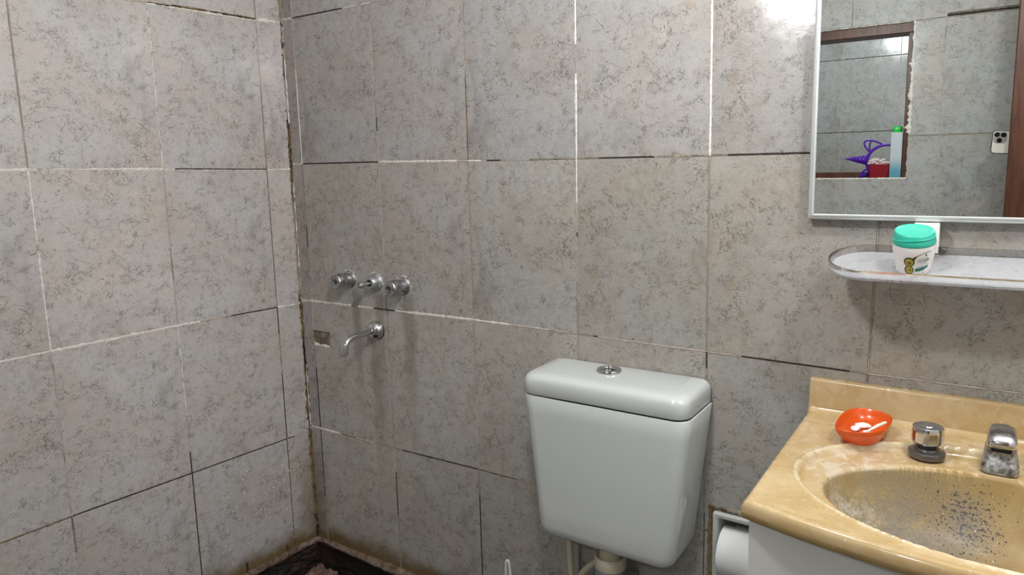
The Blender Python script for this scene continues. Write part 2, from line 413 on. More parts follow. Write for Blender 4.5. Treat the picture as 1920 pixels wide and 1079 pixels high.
hseam(4, -1, [(0, .14, TN, .8), (.14, .17, DK, 1), (.17, 1, PK, .9)], .0034, chip=.4); hseam(5, -1, [(0, .25, PK, .6), (.25, .9, DK, .55), (.9, 1, TN, .8)], .003, chip=.6)
for k in (6, 7, 8): hseam(k, -1, [(0, 1, PK, .8)], .003, chip=.4)
hseam(0, -2, [(0, 1, WH, 1)], .004, chip=.8); hseam(1, -2, [(0, .3, WH, 1), (.3, .5, BR, .9), (.5, .75, PK, .9), (.75, 1, TN, .9)], .0034, chip=.8)
hseam(2, -2, [(0, .12, TN, 1), (.12, .68, DK, 1.5), (.68, 1, DK, .9)], .0036, chip=.7); hseam(3, -2, [(0, .4, BR, .9), (.4, 1, TN, .9)], .0036, chip=.5)
for k in range(4, 9): hseam(k, -2, [(0, 1, TN, .9)]) if k != 5 else None
for k in range(3, 9): hseam(k, -3, [(0, 1, TN, .9)])
# broken corner joint
CJ = [(.95, .70, PK, 1.), (.70, .40, TN, 1.1), (.41, .28, PK, .8), (.40, .30, DK, .9), (.31, .22, TN, .9), (.30, .235, DK, .8), (.25, .13, PK, 1.), (.16, .06, DK, .9), (.12, -.02, BR, .9), (.06, -.02, DK, 1.5), (-.01, -.12, BR, 1.0), (-.1, -.4, TN, 1.7), (-.38, -.52, BR, 1.5), (-.50, -.62, DK, 1.1), (-.6, -.84, BR, 1.9), (-.82, -1.05, BR, 1.9), (-1.02, -1.12, BR, 1.4), (-1.08, -1.163, DK, 2.0)]
for i, (z0, z1, st, wf) in enumerate(CJ): seam(g, (.004, z0), (.004, z1), [(0, 1, st, wf)], .0078, .0022, seed=100 + i, chip=1.15)
for i, (z0, z1, st, wf) in enumerate([(.30, .2, WH, .7), (.21, .12, WH, .6), (-.05, -.30, WH, .5), (-.3, -.42, PK, .8), (-.6, -.8, WH, .4)]): seam(g, (.006, z0), (.006, z1), [(0, 1, st, wf)], .004, .0034, seed=130 + i, chip=1.25)
# the picked-out rectangle under the spout
seam(g, (.05, -.5295), (.1185, -.5325), [(0, .95, WH, 1.2)], .0055, .0012, seed=71, chip=.5)
seam(g, (.05, -.488), (.118, -.4875), [(0, 1, DK, .5)], .003, .0006, seed=72, chip=.5)
seam(g, (.118, -.4875), (.118, -.5295), [(0, 1, TN, .5)], .003, .0006, seed=73, chip=.5)
# rough mortar around the paper niche
seam(g, (1.254, -.735), (1.254, -.93), [(0, 1, BR, 1.5)], .008, .001, seed=80, chip=.3)
seam(g, (1.25, -.733), (1.335, -.733), [(0, .5, BR, 1.2), (.5, .85, TN, 1.8), (.85, 1, WH, 1.6)], .007, .0016, seed=81, chip=.6)
seam(g, (1.33, -.734), (1.43, -.738), [(0, .4, PK, 1.5), (.4, 1, TN, 1.3)], .007, .0016, seed=82, chip=.6)
grout_obj('wall_back', back, g)
bm = bmesh.new(); box(bm, .046, .121, .0012, .003, -.531, -.486)
o = obj('mortar_patch', bm, rough_mat('dirty_mortar', (.20, .165, .12), (.115, .09, .06), 60, c3=(.30, .25, .19)), back, smooth=False)

# left wall
VL = [(0., 0.), (.0815, -.0029), (.3807, -.0026), (.6787, -.0008), (.977, 0), (1.275, 0), (1.573, 0), (1.61, 0)]
RL = {3: [(0, .955)], 2: [(0, .80)], 1: [(.0058, .3995), (.0911, .3982), (.3808, .3965)], 0: [(.002, -.0119), (.0807, -.0099), (.3848, -.0007), (.676, .0056), (.7301, .0036)],
      -1: [(.0081, -.4108), (.0842, -.4076), (.3816, -.4014), (.6776, -.4012), (.7769, -.3999)], -2: [(.0108, -.8123), (.0823, -.8088), (.383, -.8043), (.6793, -.799), (.8233, -.799)],
      -3: [(0, -1.163), (.8, -1.163), (.85, -1.19)], -4: [(0, -1.45)]}
def lpt(k, r, drop=0):
    a, b = VL[k]; z = itp(RL[r], a) + drop; return (-(a + b * z), z)
P_ = [Vector((SK * y - .004, y, 0)) for y in (0.15, -1.75)]
bm = bmesh.new()
vs = [bm.verts.new(p + Vector((dx, 0, z))) for p in P_ for dx in (-.12, 0) for z in (FLOOR, CEIL)]
for q in ((0, 1, 3, 2), (4, 6, 7, 5), (0, 4, 5, 1), (2, 3, 7, 6), (0, 2, 6, 4), (1, 5, 7, 3)): bm.faces.new([vs[i] for i in q])
left = obj('wall_left', bm, BACKING, smooth=False); left['kind'] = 'structure'
for r in range(3, -4, -1):
    for k in range(len(VL) - 1):
        if r == -3 and k < 3: continue
        gapdrop = .004 if (r == 1 and k == 1) else 0
        q = [lpt(k + 1, r - 1), lpt(k, r - 1), lpt(k, r), lpt(k + 1, r)]
        if r == 0 + 1 and k == 1: q[2] = (q[2][0], q[2][1] - .003); q[3] = (q[3][0], q[3][1] - .001)
        rg = rag(4.7) if (r == -2 and k < 3) else None
        holes = []
        if r == -2 and k == 0: pass
        if r == -2 and k == 1: holes = [(-.1135, -.1075, -1.2, -1.1405), (-.2515, -.2445, -1.2, -1.1305)]
        tile('wall_left', left, q, holes, tint(1.11, .03, .6 if k == 0 and r >= 1 else .28), rg)  # raised tint puts the brighter light of this wall into the tile colour
g = bmesh.new()
def lv(k, r, parts, width=.003, **kw): seam(g, lpt(k, r), lpt(k, r - 1), parts, width, seed=200 + k * 11 + r, **kw)
def lh(k, r, parts, width=.003, **kw): seam(g, lpt(k, r), lpt(k + 1, r), parts, width, seed=240 + k * 5 + r, **kw)
lv(1, 3, [(0, 1, PK, 1)]); lv(1, 2, [(0, 1, TN, 1)]); lv(1, 1, [(0, .5, PK, .7), (.5, 1, TN, .4)], chip=1.1); lv(1, 0, [(0, .25, TN, .6), (.25, .9, TN, .4), (.3, .9, DK, .45), (.9, 1, TN, .7)], .0026, chip=1.3)
lv(1, -1, [(0, .2, DK, .7), (.2, .5, TN, .5), (.5, 1, DK, .75)], chip=.8); lv(1, -2, [(0, 1, BR, .7)], chip=.6)
for k in (2, 3, 4, 5, 6):
    lv(k, 3, [(0, 1, PK, 1)]); lv(k, 2, [(0, 1, PK, 1)])
lv(2, 1, [(0, .35, WH, .8), (.12, .3, DK, .3), (.35, .6, WH, .7), (.6, 1, WH, .6)], chip=1.1); lv(2, 0, [(0, .5, PK, .6), (.5, .7, TN, .5), (.7, 1, PK, .7)], chip=1.); lv(2, -1, [(0, .6, WH, .55), (.6, .85, PK, .8), (.85, 1, DK, .6)], .0028, chip=1.1)
lv(2, -2, [(0, 1, DK, .75)], chip=.9)
lv(3, 1, [(0, 1, TN, 1.3)], .0040, chip=.4); lv(3, 0, [(0, 1, WH, .75)], .0038, chip=.9); lv(3, -1, [(0, 1, PK, .9)], .0032, chip=.7); lv(3, -2, [(0, .25, TN, .6), (.25, 1, PK, 1)], .003, chip=.8)
for k in (4, 5, 6):
    for r in (1, 0, -1, -2, -3): lv(k, r, [(0, 1, PK, 1)], .0034)
lv(3, -3, [(0, 1, TN, 1)])
for k in range(7): lh(k, 2, [(0, 1, PK, 1)])
lh(0, 1, [(0, 1, WH, 1.2)], .005, chip=.8)
seam(g, lpt(1, 1, .001), lpt(2, 1, .003), [(0, .55, DK, 1.0), (.5, .75, BR, 1.1), (.72, 1, DK, 1.1)], .0085, .0012, seed=301, chip=.35)
seam(g, lpt(1, 1, .0015), lpt(2, 1, .004), [(0, .4, BR, .9), (.42, .6, BR, .5), (.8, 1, PK, .9)], .003, .0020, seed=302, chip=1.2)
seam(g, lpt(1, 1, -.0035), lpt(2, 1, -.0015), [(.0, .35, WH, .6), (.35, .62, WH, 1.2), (.62, 1, WH, 1.0)], .0036, .0020, seed=303, chip=.8)
for k in range(2, 7): lh(k, 1, [(0, 1, PK, 1)])
lh(0, 0, [(0, 1, WH, .9)], .004, chip=.8); lh(1, 0, [(0, .9, DK, .4), (.9, 1, WH, .8)], .003, chip=.7)
seam(g, lpt(1, 0, -.0022), lpt(2, 0, -.0022), [(0, 1, WH, .7)], .0022, .0009, seed=310, chip=.6)
lh(2, 0, [(0, .35, WH, 1.2), (.35, 1, WH, .8)], .0042, chip=.6); lh(3, 0, [(0, 1, WH, 1.4)], .0042, chip=.3)
lh(0, -1, [(0, 1, WH, 1.3)], .006, chip=.8); lh(1, -1, [(0, .55, DK, 1), (.5, .8, PK, .9), (.8, 1, WH, 1.2)], .004, chip=.6)
lh(2, -1, [(0, .35, WH, 1.1), (.35, 1, WH, 1.5)], .0044, chip=.3); lh(3, -1, [(0, 1, WH, 1)], .0036, chip=.3)
lh(0, -2, [(0, .7, PK, .8), (.7, 1, DK, .6)], .0036, chip=.9); lh(1, -2, [(0, .6, DK, 1.2), (.6, 1, DK, .8)], .0036, chip=.5); lh(2, -2, [(0, 1, DK, .9)], .0034, chip=.4); lh(3, -2, [(0, 1, BR, 1)], .0036, chip=.4)
for k in range(4, 7):
    for r in (0, -1, -2): lh(k, r, [(0, 1, PK, 1)])
for k in range(3, 7): lh(k, -3, [(0, 1, TN, 1)])
for i, (z0, z1, st, wf) in enumerate(CJ): seam(g, (-.003, z0), (-.003, z1), [(0, 1, st, wf * .8)], .0068, .0022, seed=150 + i, chip=1.15)
seam(g, (-.1105, -1.141), (-.1105, -1.165), [(0, 1, DK, 1)], .0085, -.0025, seed=330, chip=.2); seam(g, (-.248, -1.131), (-.248, -1.165), [(0, 1, DK, 1)], .010, -.0025, seed=331, chip=.2)
grout_obj('wall_left', left, g)
bm = bmesh.new(); rr = random.Random(3)
for i in range(70):
    d, z = rr.uniform(.01, .33), -rr.triangular(.72, 1.14, 1.0); s_ = rr.uniform(.0006, .0016)
    m_ = XF['wall_left'] @ Matrix.Translation((-d, z, .0012)) @ Matrix.Diagonal((s_, s_ * 1.7, s_ * .8, 1))
    bmesh.ops.create_icosphere(bm, subdivisions=1, radius=1, matrix=m_)
for i in range(26):
    x, z = rr.uniform(.01, .25), -rr.uniform(.5, 1.1); s_ = rr.uniform(.0005, .0013)
    bmesh.ops.create_icosphere(bm, subdivisions=1, radius=1, matrix=XF['wall_back'] @ Matrix.Translation((x, z, .0012)) @ Matrix.Diagonal((s_, s_ * 1.7, s_ * .8, 1)))
o = obj('water_drops', bm, mat('drop_glint_white', (.9, .9, .88), .25), left); o['kind'] = 'stuff'  # water drops on the tiles, their glints painted as near-white colour

# the wall behind the camera, seen in the mirror, with an opening to the next room
OPEN = (.64, 1.4415, -.1035, .4434)                    # x0 x1 z0 z1
front = wall_root('wall_front', BACKING, [(-.2, OPEN[0], -1.72, -1.603, FLOOR, CEIL), (OPEN[1], 2.4, -1.72, -1.603, FLOOR, CEIL),
    (OPEN[0], OPEN[1], -1.72, -1.603, OPEN[3], CEIL), (OPEN[0], OPEN[1], -1.72, -1.603, FLOOR, OPEN[2])])
xs = [2.30, 2.131, 1.834, 1.5365, 1.239, .941, .643, .345, .047, -.09]; zs = [-1.45, -1.145, -.747, -.351, .0475, .4445, .84, .95]
for i in range(len(xs) - 1):
    for j in range(len(zs) - 1):
        dz = .012 if (j >= 5 and i < 3) else 0
        q = [(-xs[i], zs[j] + (dz if j > 4 else 0)), (-xs[i + 1], zs[j] + (dz if j > 4 else 0)), (-xs[i + 1], zs[j + 1] + (dz if 6 > j > 3 else 0)), (-xs[i], zs[j + 1] + (dz if 6 > j > 3 else 0))]
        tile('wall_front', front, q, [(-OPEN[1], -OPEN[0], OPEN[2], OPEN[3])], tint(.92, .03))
g = bmesh.new()
for x in xs[1:-1]:
    inside = OPEN[0] < x < OPEN[1]
    segs = [(-1.45, OPEN[2]), (OPEN[3], .95)] if inside else [(-1.45, .95)]
    for a, b in segs: seam(g, (-x, a), (-x, b), [(0, 1, TN if rnd.random() < .5 else PK, .9)], .0034, seed=int(x * 50), chip=.4)
seam(g, (-2.3, .4505), (-1.5365, .4505), [(0, 1, DK, 1)], .009, .0008, seed=77, chip=.2)
for z in zs[1:-1]:
    segs = [(-2.3, -OPEN[1]), (-OPEN[0], .09)] if OPEN[2] < z < OPEN[3] else [(-2.3, .09)]
    for a, b in segs: seam(g, (a, z), (b, z), [(0, 1, TN, .9)], .0032, seed=int(z * 50) + 7, chip=.5)
seam(g, (-OPEN[1], OPEN[2]), (-OPEN[1], OPEN[3]), [(0, .3, PK, .6), (.3, .5, WH, 1.3), (.5, .75, WH, 1.), (.75, 1, WH, .6)], .0062, .002, seed=401, chip=1.0)
seam(g, (-OPEN[1], OPEN[2]), (-OPEN[0], OPEN[2]), [(0, 1, WH, .7)], .005, .001, seed=402, chip=.5)
seam(g, (-OPEN[1], OPEN[3]), (-OPEN[0], OPEN[3]), [(0, 1, WH, .5)], .004, .001, seed=403, chip=.5)
grout_obj('wall_front', front, g)
beyond = wall_root('wall_beyond', BACKING, [(-.2, 2.4, -3.3, -3.173, FLOOR, CEIL)])
xs = [2.1, 1.836, 1.538, 1.2405, .951, .653, .355, .057, -.1]; zs = [-.69, -.292, .105, .509, .907]
for i in range(len(xs) - 1):
    for j in range(len(zs) - 1):
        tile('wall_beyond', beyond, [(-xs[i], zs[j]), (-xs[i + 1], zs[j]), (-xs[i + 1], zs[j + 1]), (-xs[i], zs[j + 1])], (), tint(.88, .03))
g = bmesh.new()
for x in xs[1:-1]: seam(g, (-x, zs[0]), (-x, zs[-1]), [(0, 1, PK, 1)], .004, seed=int(x * 90), chip=.4)
for z in zs[1:-1]: seam(g, (-2.1, z), (.1, z), [(0, 1, DK, .6)], .0036, seed=int(z * 90) + 3, chip=.7)
grout_obj('wall_beyond', beyond, g)
wall_root('wall_right', PAINT, [(2.3, 2.42, -3.3, .15, FLOOR, CEIL)])
wall_root('wall_left_beyond', PAINT, [(-.2, -.1, -3.3, -1.72, FLOOR, CEIL)])
wall_root('ceiling', PAINT, [(-.2, 2.42, -3.3, .15, CEIL, CEIL + .1)])
wall_root('floor', FLOORM, [(-.2, 2.42, -3.3, .15, FLOOR - .1, FLOOR)])

# frame of the opening
WOOD = mat('red_brown_wood', (.13, .045, .02), .4); t = NT(WOOD); P = t.pos()
mp = t.n('ShaderNodeMapping'); t.put(mp.inputs['Vector'], P); mp.inputs['Scale'].default_value = (3, 3, .35)
gr = t.noise(mp.outputs[0], 18, 5, .6, 1.5); t.color(t.mix(t.ramp(gr, .35, .65), (.115, .034, .015), (.055, .017, .008))); t.bump(gr, .1)
win = bpy.data.objects.new('window_1', None); C.objects.link(win); win['kind'] = 'structure'; win.location = (1.04, -1.66, -.1)
for b in ((OPEN[0], OPEN[1], -1.715, -1.612, .4085, OPEN[3]), (1.4235, OPEN[1], -1.715, -1.612, OPEN[2], .4085), (OPEN[0], OPEN[0] + .018, -1.715, -1.612, OPEN[2], .4085)):
    bm = bmesh.new(); box(bm, *b, .002, 1); obj('frame_board', bm, WOOD, win)
bm = bmesh.new(); box(bm, OPEN[0], OPEN[1], -1.715, -1.604, OPEN[2] - .004, -.1025); box(bm, OPEN[0] + .018, 1.4235, -1.715, -1.70, -.1025, -.082); obj('sill_board', bm, WOOD, win, smooth=False)

# brown door leaf standing open in front of that wall
door = bpy.data.objects.new('door_1', None); C.objects.link(door); door['kind'] = 'structure'; door.location = (2.3, -1.38, FLOOR)
bm = bmesh.new(); box(bm, 1.7375, 2.298, -1.398, -1.36, FLOOR + .008, .62, .003, 1); obj('door_leaf', bm, WOOD, door)
bm = bmesh.new(); lathe(bm, [(.012, 0), (.012, .04), (.024, .045), (.026, .06), (.018, .072)], (1.80, -1.36, -.47), (0, 1, 0)); obj('door_knob', bm, CHROME, door)

# ------------------------------------------------------------------ shower corner: broken mortar ledge, bare wall, rubble
bm = bmesh.new()
def ledge(bm, n, fn, s1):
    prev = None
    for i in range(n + 1):
        s = s1 * i / n
        row = [bm.verts.new(p) for p in fn(s)]
        if prev:
            for a in range(len(row) - 1): bm.faces.new((prev[a], row[a], row[a + 1], prev[a + 1]))
        prev = row
def nz(*a): return noise.noise(Vector(a))
def ledge_back(s):
    j = [nz(s * 40, 1, k) * .0045 + nz(s * 130, 2, k) * .002 for k in range(6)]
    pr = .007 + .050 * max(0, s - .03)
    return [(s, .004, -1.156 + j[0]), (s, -.001 - abs(j[1]), -1.159 + j[1]), (s, -pr * .5, -1.163 + j[2] * .7), (s, -pr - j[3], -1.166 + j[3] * .5), (s, -pr - j[4], -1.171 + j[4] * .7), (s, -pr * .4, -1.176 + j[5]), (s, .004, -1.178)]
def ledge_left(d):
    j = [nz(d * 40, 11, k) * .006 + nz(d * 130, 12, k) * .003 for k in range(6)]
    x = SK * d; pr = .008 + .01 * d
    ux, uy = -SK / 1.0, -1
    b = lambda o, z: (-SK * d * -1 * -1 + o, -d, z)
    return [b(-.004, -1.157 + j[0]), b(.001 + abs(j[1]), -1.159 + j[1]), b(pr * .6, -1.162 + j[2]), b(pr + j[3], -1.166 + j[3] * .7), b(pr * .9 + j[4], -1.173 + j[4]), b(pr * .35, -1.178 + j[5]), b(-.004, -1.182)]
ledge(bm, 150, ledge_back, .72)
o = obj('mortar_ledge', bm, MORTAR, back, smooth=False)
bm = bmesh.new(); ledge(bm, 150, ledge_left, .75); o = obj('mortar_ledge', bm, MORTAR, left, smooth=False)
def bare(bm, fn, nx, nz_, s1, z0, z1, seed):
    vs = [[bm.verts.new(fn(s1 * i / nx, z0 + (z1 - z0) * k / nz_, abs(nz(s1 * i / nx * 18, (z0 + (z1 - z0) * k / nz_) * 45, seed)) * .012 + nz(s1 * i / nx * 70, k * 1.3, seed) * .003)) for k in range(nz_ + 1)] for i in range(nx + 1)]
    for i in range(nx):
        for k in range(nz_): bm.faces.new((vs[i][k], vs[i + 1][k], vs[i + 1][k + 1], vs[i][k + 1]))
bm = bmesh.new(); bare(bm, lambda s, z, d: (s, .002 - d * .4, z), 90, 40, .72, -1.44, -1.172, 5); obj('bare_plaster', bm, SOIL, back, smooth=False)
bm = bmesh.new(); bare(bm, lambda s, z, d: (-SK * s + d, -s, z), 90, 40, .75, -1.44, -1.172, 9); obj('bare_plaster', bm, SOIL, left, smooth=False)
bm = bmesh.new()
nX, nY = 60, 60; V = []
for i in range(nX + 1):
    row = []
    for k in range(nY + 1):
        x, y = -.03 + .76 * i / nX, -.0 - .76 * k / nY
        z = -1.32 + .012 * nz(x * 20, y * 20, 3) + .006 * nz(x * 70, y * 70, 4)
        row.append(bm.verts.new((x, y, z)))
    V.append(row)
for i in range(nX):
    for k in range(nY): bm.faces.new((V[i][k], V[i + 1][k], V[i + 1][k + 1], V[i][k + 1]))
top = bm.faces[:]
bmesh.ops.solidify(bm, geom=top, thickness=.12)
o = obj('shower_bed', bm, SOIL, smooth=False); tag(o, 'dug out dark brown shower floor below the tiled corner', 'shower floor')
bm = bmesh.new()
bmesh.ops.create_icosphere(bm, subdivisions=5, radius=1)
for v in bm.verts:
    c = v.co.copy(); h = 1 + .16 * nz(c.x * 3, c.y * 3, c.z * 3 + 4) + .09 * nz(c.x * 9, c.y * 9, c.z * 9) + .04 * nz(c.x * 24, c.y * 24, c.z * 24)
    v.co = Vector((.118 + c.x * h * .075, -.10 + c.y * h * .07, -1.325 + max(-.1, c.z) * h * .142))
o = obj('rubble_heap', bm, RUBBLE, smooth=False); tag(o, 'lump of pinkish mortar rubble lying in the dark shower corner', 'rubble')

# ------------------------------------------------------------------ toilet cistern
cis = thing('toilet_cistern', 'white ceramic toilet cistern with rounded lid hung on the tiled wall', 'cistern', (1.068, 0, -.82))
def plan(x0, x1, yf, z, rf=.03, yb=-.004, rb=.006): return rrect(x0, x1, yf, yb, z, (rf, rf, rb, rb), 7)
bm = bmesh.new()
L = []
for f_ in range(9):
    u = f_ / 8; z = -.505 - .300 * u
    L.append(plan(.8795 + .024 * u, 1.2565 - .034 * u, -.150 + .012 * u, z))
for dz, ins in ((-.812, .001), (-.821, .004), (-.829, .010), (-.834, .019), (-.8355, .032)):
    L.append(plan(.9040 + ins, 1.2220 - ins, -.1375 + ins, dz, max(.012, .03 - ins * .3)))
L = L[::-1] + [plan(.8800, 1.2560, -.1495, -.5042), plan(.8825, 1.2535, -.147, -.5040), plan(.8900, 1.246, -.1395, -.5085, .022)]
loft(bm, L); obj('body', bm, CERAMIC, cis, angle=60)
bm = bmesh.new()
L = [plan(.900, 1.2335, -.128, -.5050, .020), plan(.888, 1.2455, -.142, -.5005, .026), plan(.880, 1.2525, -.150, -.5005), plan(.8785, 1.2535, -.1514, -.4985), plan(.879, 1.2535, -.1512, -.4735), plan(.8802, 1.2525, -.150, -.4675, .031), plan(.883, 1.2495, -.1475, -.4628, .032), plan(.888, 1.245, -.143, -.4590, .033), plan(.896, 1.237, -.135, -.4566, .033), plan(.915, 1.218, -.118, -.4552, .03, -.012)]
loft(bm, L); lid = obj('lid', bm, CERAMIC, cis, angle=60)
bm = bmesh.new(); c0 = (1.0475, -.056, -.4555)
lathe(bm, [(.0265, 0), (.0268, .004), (.0255, .0068), (.0215, .0078), (.0165, .0072), (.0150, .0035), (.0150, .001)], c0, cap1=False); fb = obj('flush_button', bm, CHROME, lid)
bm = bmesh.new(); lathe(bm, [(.0150, .001), (.0146, .0016), (.006, .0018)], c0, seg=24); box(bm, c0[0] - .0007, c0[0] + .0007, c0[1] - .0145, c0[1] + .0145, c0[2] + .0012, c0[2] + .0026); obj('button_plunger', bm, mat('dark_chrome', (.10, .105, .11), .2, 1.), lid)
# pipes under the cistern
hose = thing('supply_hose', 'cream water supply hose going straight down from under the white cistern', 'hose', (.95, -.06, FLOOR))
bm = bmesh.new(); tube(bm, spline([(.9465, -.062, -.812), (.948, -.061, -.90), (.953, -.06, -.99), (.958, -.05, -1.15), (.958, -.035, FLOOR)], 8), .0072); obj('pipe', bm, CREAM, hose)
bm = bmesh.new(); lathe(bm, [(.011, 0), (.0115, .003), (.0115, .02), (.0095, .023)], (.9465, -.062, -.835), flat=6, seg=36); obj('nut', bm, CREAM, hose)
h2 = thing('overflow_pipe', 'cream slanted pipe branching towards the ribbed grey flush pipe', 'pipe', (.97, -.06, FLOOR))
bm = bmesh.new(); tube(bm, spline([(1.0235, -.072, -.897), (1.010, -.065, -.907), (.985, -.06, -.935), (.968, -.05, -.965), (.964, -.03, -1.02), (.964, -.012, FLOOR)], 8), .0072); obj('pipe', bm, CREAM, h2)
fp = thing('flush_pipe', 'grey ribbed flush pipe with a cream collar under the cistern', 'pipe', (1.066, -.08, FLOOR))
bm = bmesh.new(); lathe(bm, [(.030, -.892), (.034, -.890), (.035, -.887), (.035, -.866), (.033, -.862), (.024, -.868), (.024, -.834)], (1.060, -.08, 0), flat=9, seg=54); obj('collar', bm, CREAM, fp)
bm = bmesh.new(); pr = []; z = -.890
while z > -1.03: pr += [(.031, z), (.0335, z - .003), (.0335, z - .009), (.031, z - .012)]; z -= .0135
pr += [(.026, z - .004), (.026, FLOOR)]
lathe(bm, pr, (1.060, -.08, 0)); obj('ribbed_tube', bm, GREYP, fp)
br = thing('toilet_brush', 'white toilet brush with slotted handle standing beside the cistern', 'brush', (.80, -.10, FLOOR))
bm = bmesh.new()
tube(bm, spline([(.7895, -.10, -1.12), (.7915, -.10, -1.02), (.7935, -.10, -.962), (.7955, -.10, -.951), (.7985, -.10, -.9475), (.8015, -.10, -.951), (.8035, -.10, -.962), (.8075, -.10, -1.02), (.8105, -.10, -1.12)], 6), .0034, 10)
lathe(bm, [(.013, -1.135), (.0135, -1.12), (.0125, -1.105), (.006, -1.10)], (.80, -.10, 0)); lathe(bm, [(.006, -1.36), (.006, -1.13)], (.80, -.10, 0)); obj('handle', bm, mat('ivory_plastic', (.62, .60, .54), .35), br)
bm = bmesh.new(); lathe(bm, [(.05, 0), (.052, .004), (.047, .13), (.042, .135), (.042, .11)], (.80, -.10, FLOOR), cap1=False); obj('holder', bm, WHITEP, br)

# ------------------------------------------------------------------ shower taps and spout
def rosette(bm, x, z, r=.0245):
    lathe(bm, [(r, -.001), (r, .0022), (r * .93, .0045), (r * .74, .007), (r * .70, .012), (r * .66, .016), (r * .62, .018)], (x, -.001, z), (0, -1, 0), 36)
def crust(bm, x, z, r, seed):
    for i in range(22):
        a = rr.uniform(-.4, PI + .3); q = r * rr.uniform(.95, 1.12); s_ = rr.uniform(.0015, .0042)
        bmesh.ops.create_icosphere(bm, subdivisions=1, radius=s_, matrix=Matrix.Translation((x + math.cos(a) * q, -.0015, z + math.sin(a) * q)) @ Matrix.Diagonal((1, .5, 1, 1)))
def shower_tap(x, z, label, turn):
    t_ = thing('shower_tap', label, 'tap', (x, 0, z), 'shower mixer taps')
    bm = bmesh.new(); rosette(bm, x, z); obj('rosette', bm, DULL, t_)
    bm = bmesh.new(); crust(bm, x, z, .0245, 1); o_ = obj('limescale', bm, SCALE, t_); o_['kind'] = 'stuff'
    bm = bmesh.new(); lathe(bm, [(.0155, .015), (.0160, .022), (.0140, .026)], (x, 0, z), (0, -1, 0)); obj('collar', bm, DULL, t_)
    bm = bmesh.new()
    lathe(bm, [(.0165, .022), (.0195, .025), (.0210, .031), (.0210, .047), (.0202, .0535), (.0186, .0560), (.009, .0562), (.0085, .0545), (.004, .0543)], (x, 0, z), (0, -1, 0), 72, flat=8, rotz=turn)
    h_ = obj('handle', bm, DULL, t_, angle=25)
    bm = bmesh.new(); lathe(bm, [(.0062, .0535), (.0062, .0549), (.004, .0552)], (x, 0, z), (0, -1, 0), 20); obj('index_button', bm, mat('worn_button', (.05, .05, .055), .35), h_)
shower_tap(.2155, -.3205, 'dull chrome shower tap with faceted handle, nearest the room corner', .2)
shower_tap(.4165, -.3245, 'dull chrome shower tap with faceted handle, right of the bare spindle', .45)
dv = thing('diverter_valve', 'shower diverter with thin bare spindle between the two chrome taps', 'valve', (.316, 0, -.322))
bm = bmesh.new(); lathe(bm, [(.0255, -.001), (.0255, .002), (.024, .0045), (.0195, .008), (.0185, .014), (.0165, .024), (.0140, .0265), (.0095, .0268), (.009, .018)], (.316, 0, -.322), (0, -1, 0), 40, cap1=False); obj('rosette', bm, mat('scaled_grey_metal', (.42, .43, .45), .4, .7), dv)
bm = bmesh.new(); crust(bm, .316, -.322, .0255, 2); o_ = obj('limescale', bm, SCALE, dv); o_['kind'] = 'stuff'
bm = bmesh.new(); lathe(bm, [(.0092, .0195), (.004, .0197)], (.316, 0, -.322), (0, -1, 0), 24); obj('opening', bm, BLACK, dv)
bm = bmesh.new(); lathe(bm, [(.0036, .015), (.0034, .049), (.0050, .051)], (.316, 0, -.322), (0, -1, 0), 14); sp_ = obj('spindle', bm, mat('brassy_metal', (.50, .44, .36), .4, .6), dv)
bm = bmesh.new(); lathe(bm, [(.004, .049), (.0085, .051), (.0095, .056), (.0085, .062), (.006, .0655), (.003, .066)], (.316, 0, -.322), (0, -1, 0), 36, flat=6); obj('spindle_head', bm, GRIME, sp_)
sp = thing('bath_spout', 'chrome wall spout bent downwards under the shower taps', 'spout', (.31, 0, -.456))
bm = bmesh.new(); lathe(bm, [(.0262, -.001), (.0265, .003), (.0255, .009), (.0225, .016), (.0175, .0215), (.012, .0245), (.009, .025)], (.31, 0, -.456), (0, -1, 0), 40); obj('rosette', bm, CHROME, sp)
bm = bmesh.new(); lathe(bm, [(.0272, -.0012), (.0274, .0006), (.026, .0012)], (.3105, 0, -.457), (0, -1, 0), 36); obj('gasket', bm, BLACK, sp)
pts = spline([(.31, -.018, -.456), (.31, -.05, -.4570), (.31, -.090, -.4585), (.31, -.106, -.462), (.31, -.117, -.471), (.31, -.1215, -.485), (.3098, -.1235, -.5005)], 7)
bm = bmesh.new(); tube(bm, pts, .0088, 20, cap=False); tb = obj('pipe', bm, CHROME, sp)
bm = bmesh.new(); lathe(bm, [(.0088, 0), (.0078, .0002), (.0076, .006)], (.3098, -.1235, -.5007), (0, 0, 1), 20, cap0=False); obj('outlet', bm, BLACK, tb)

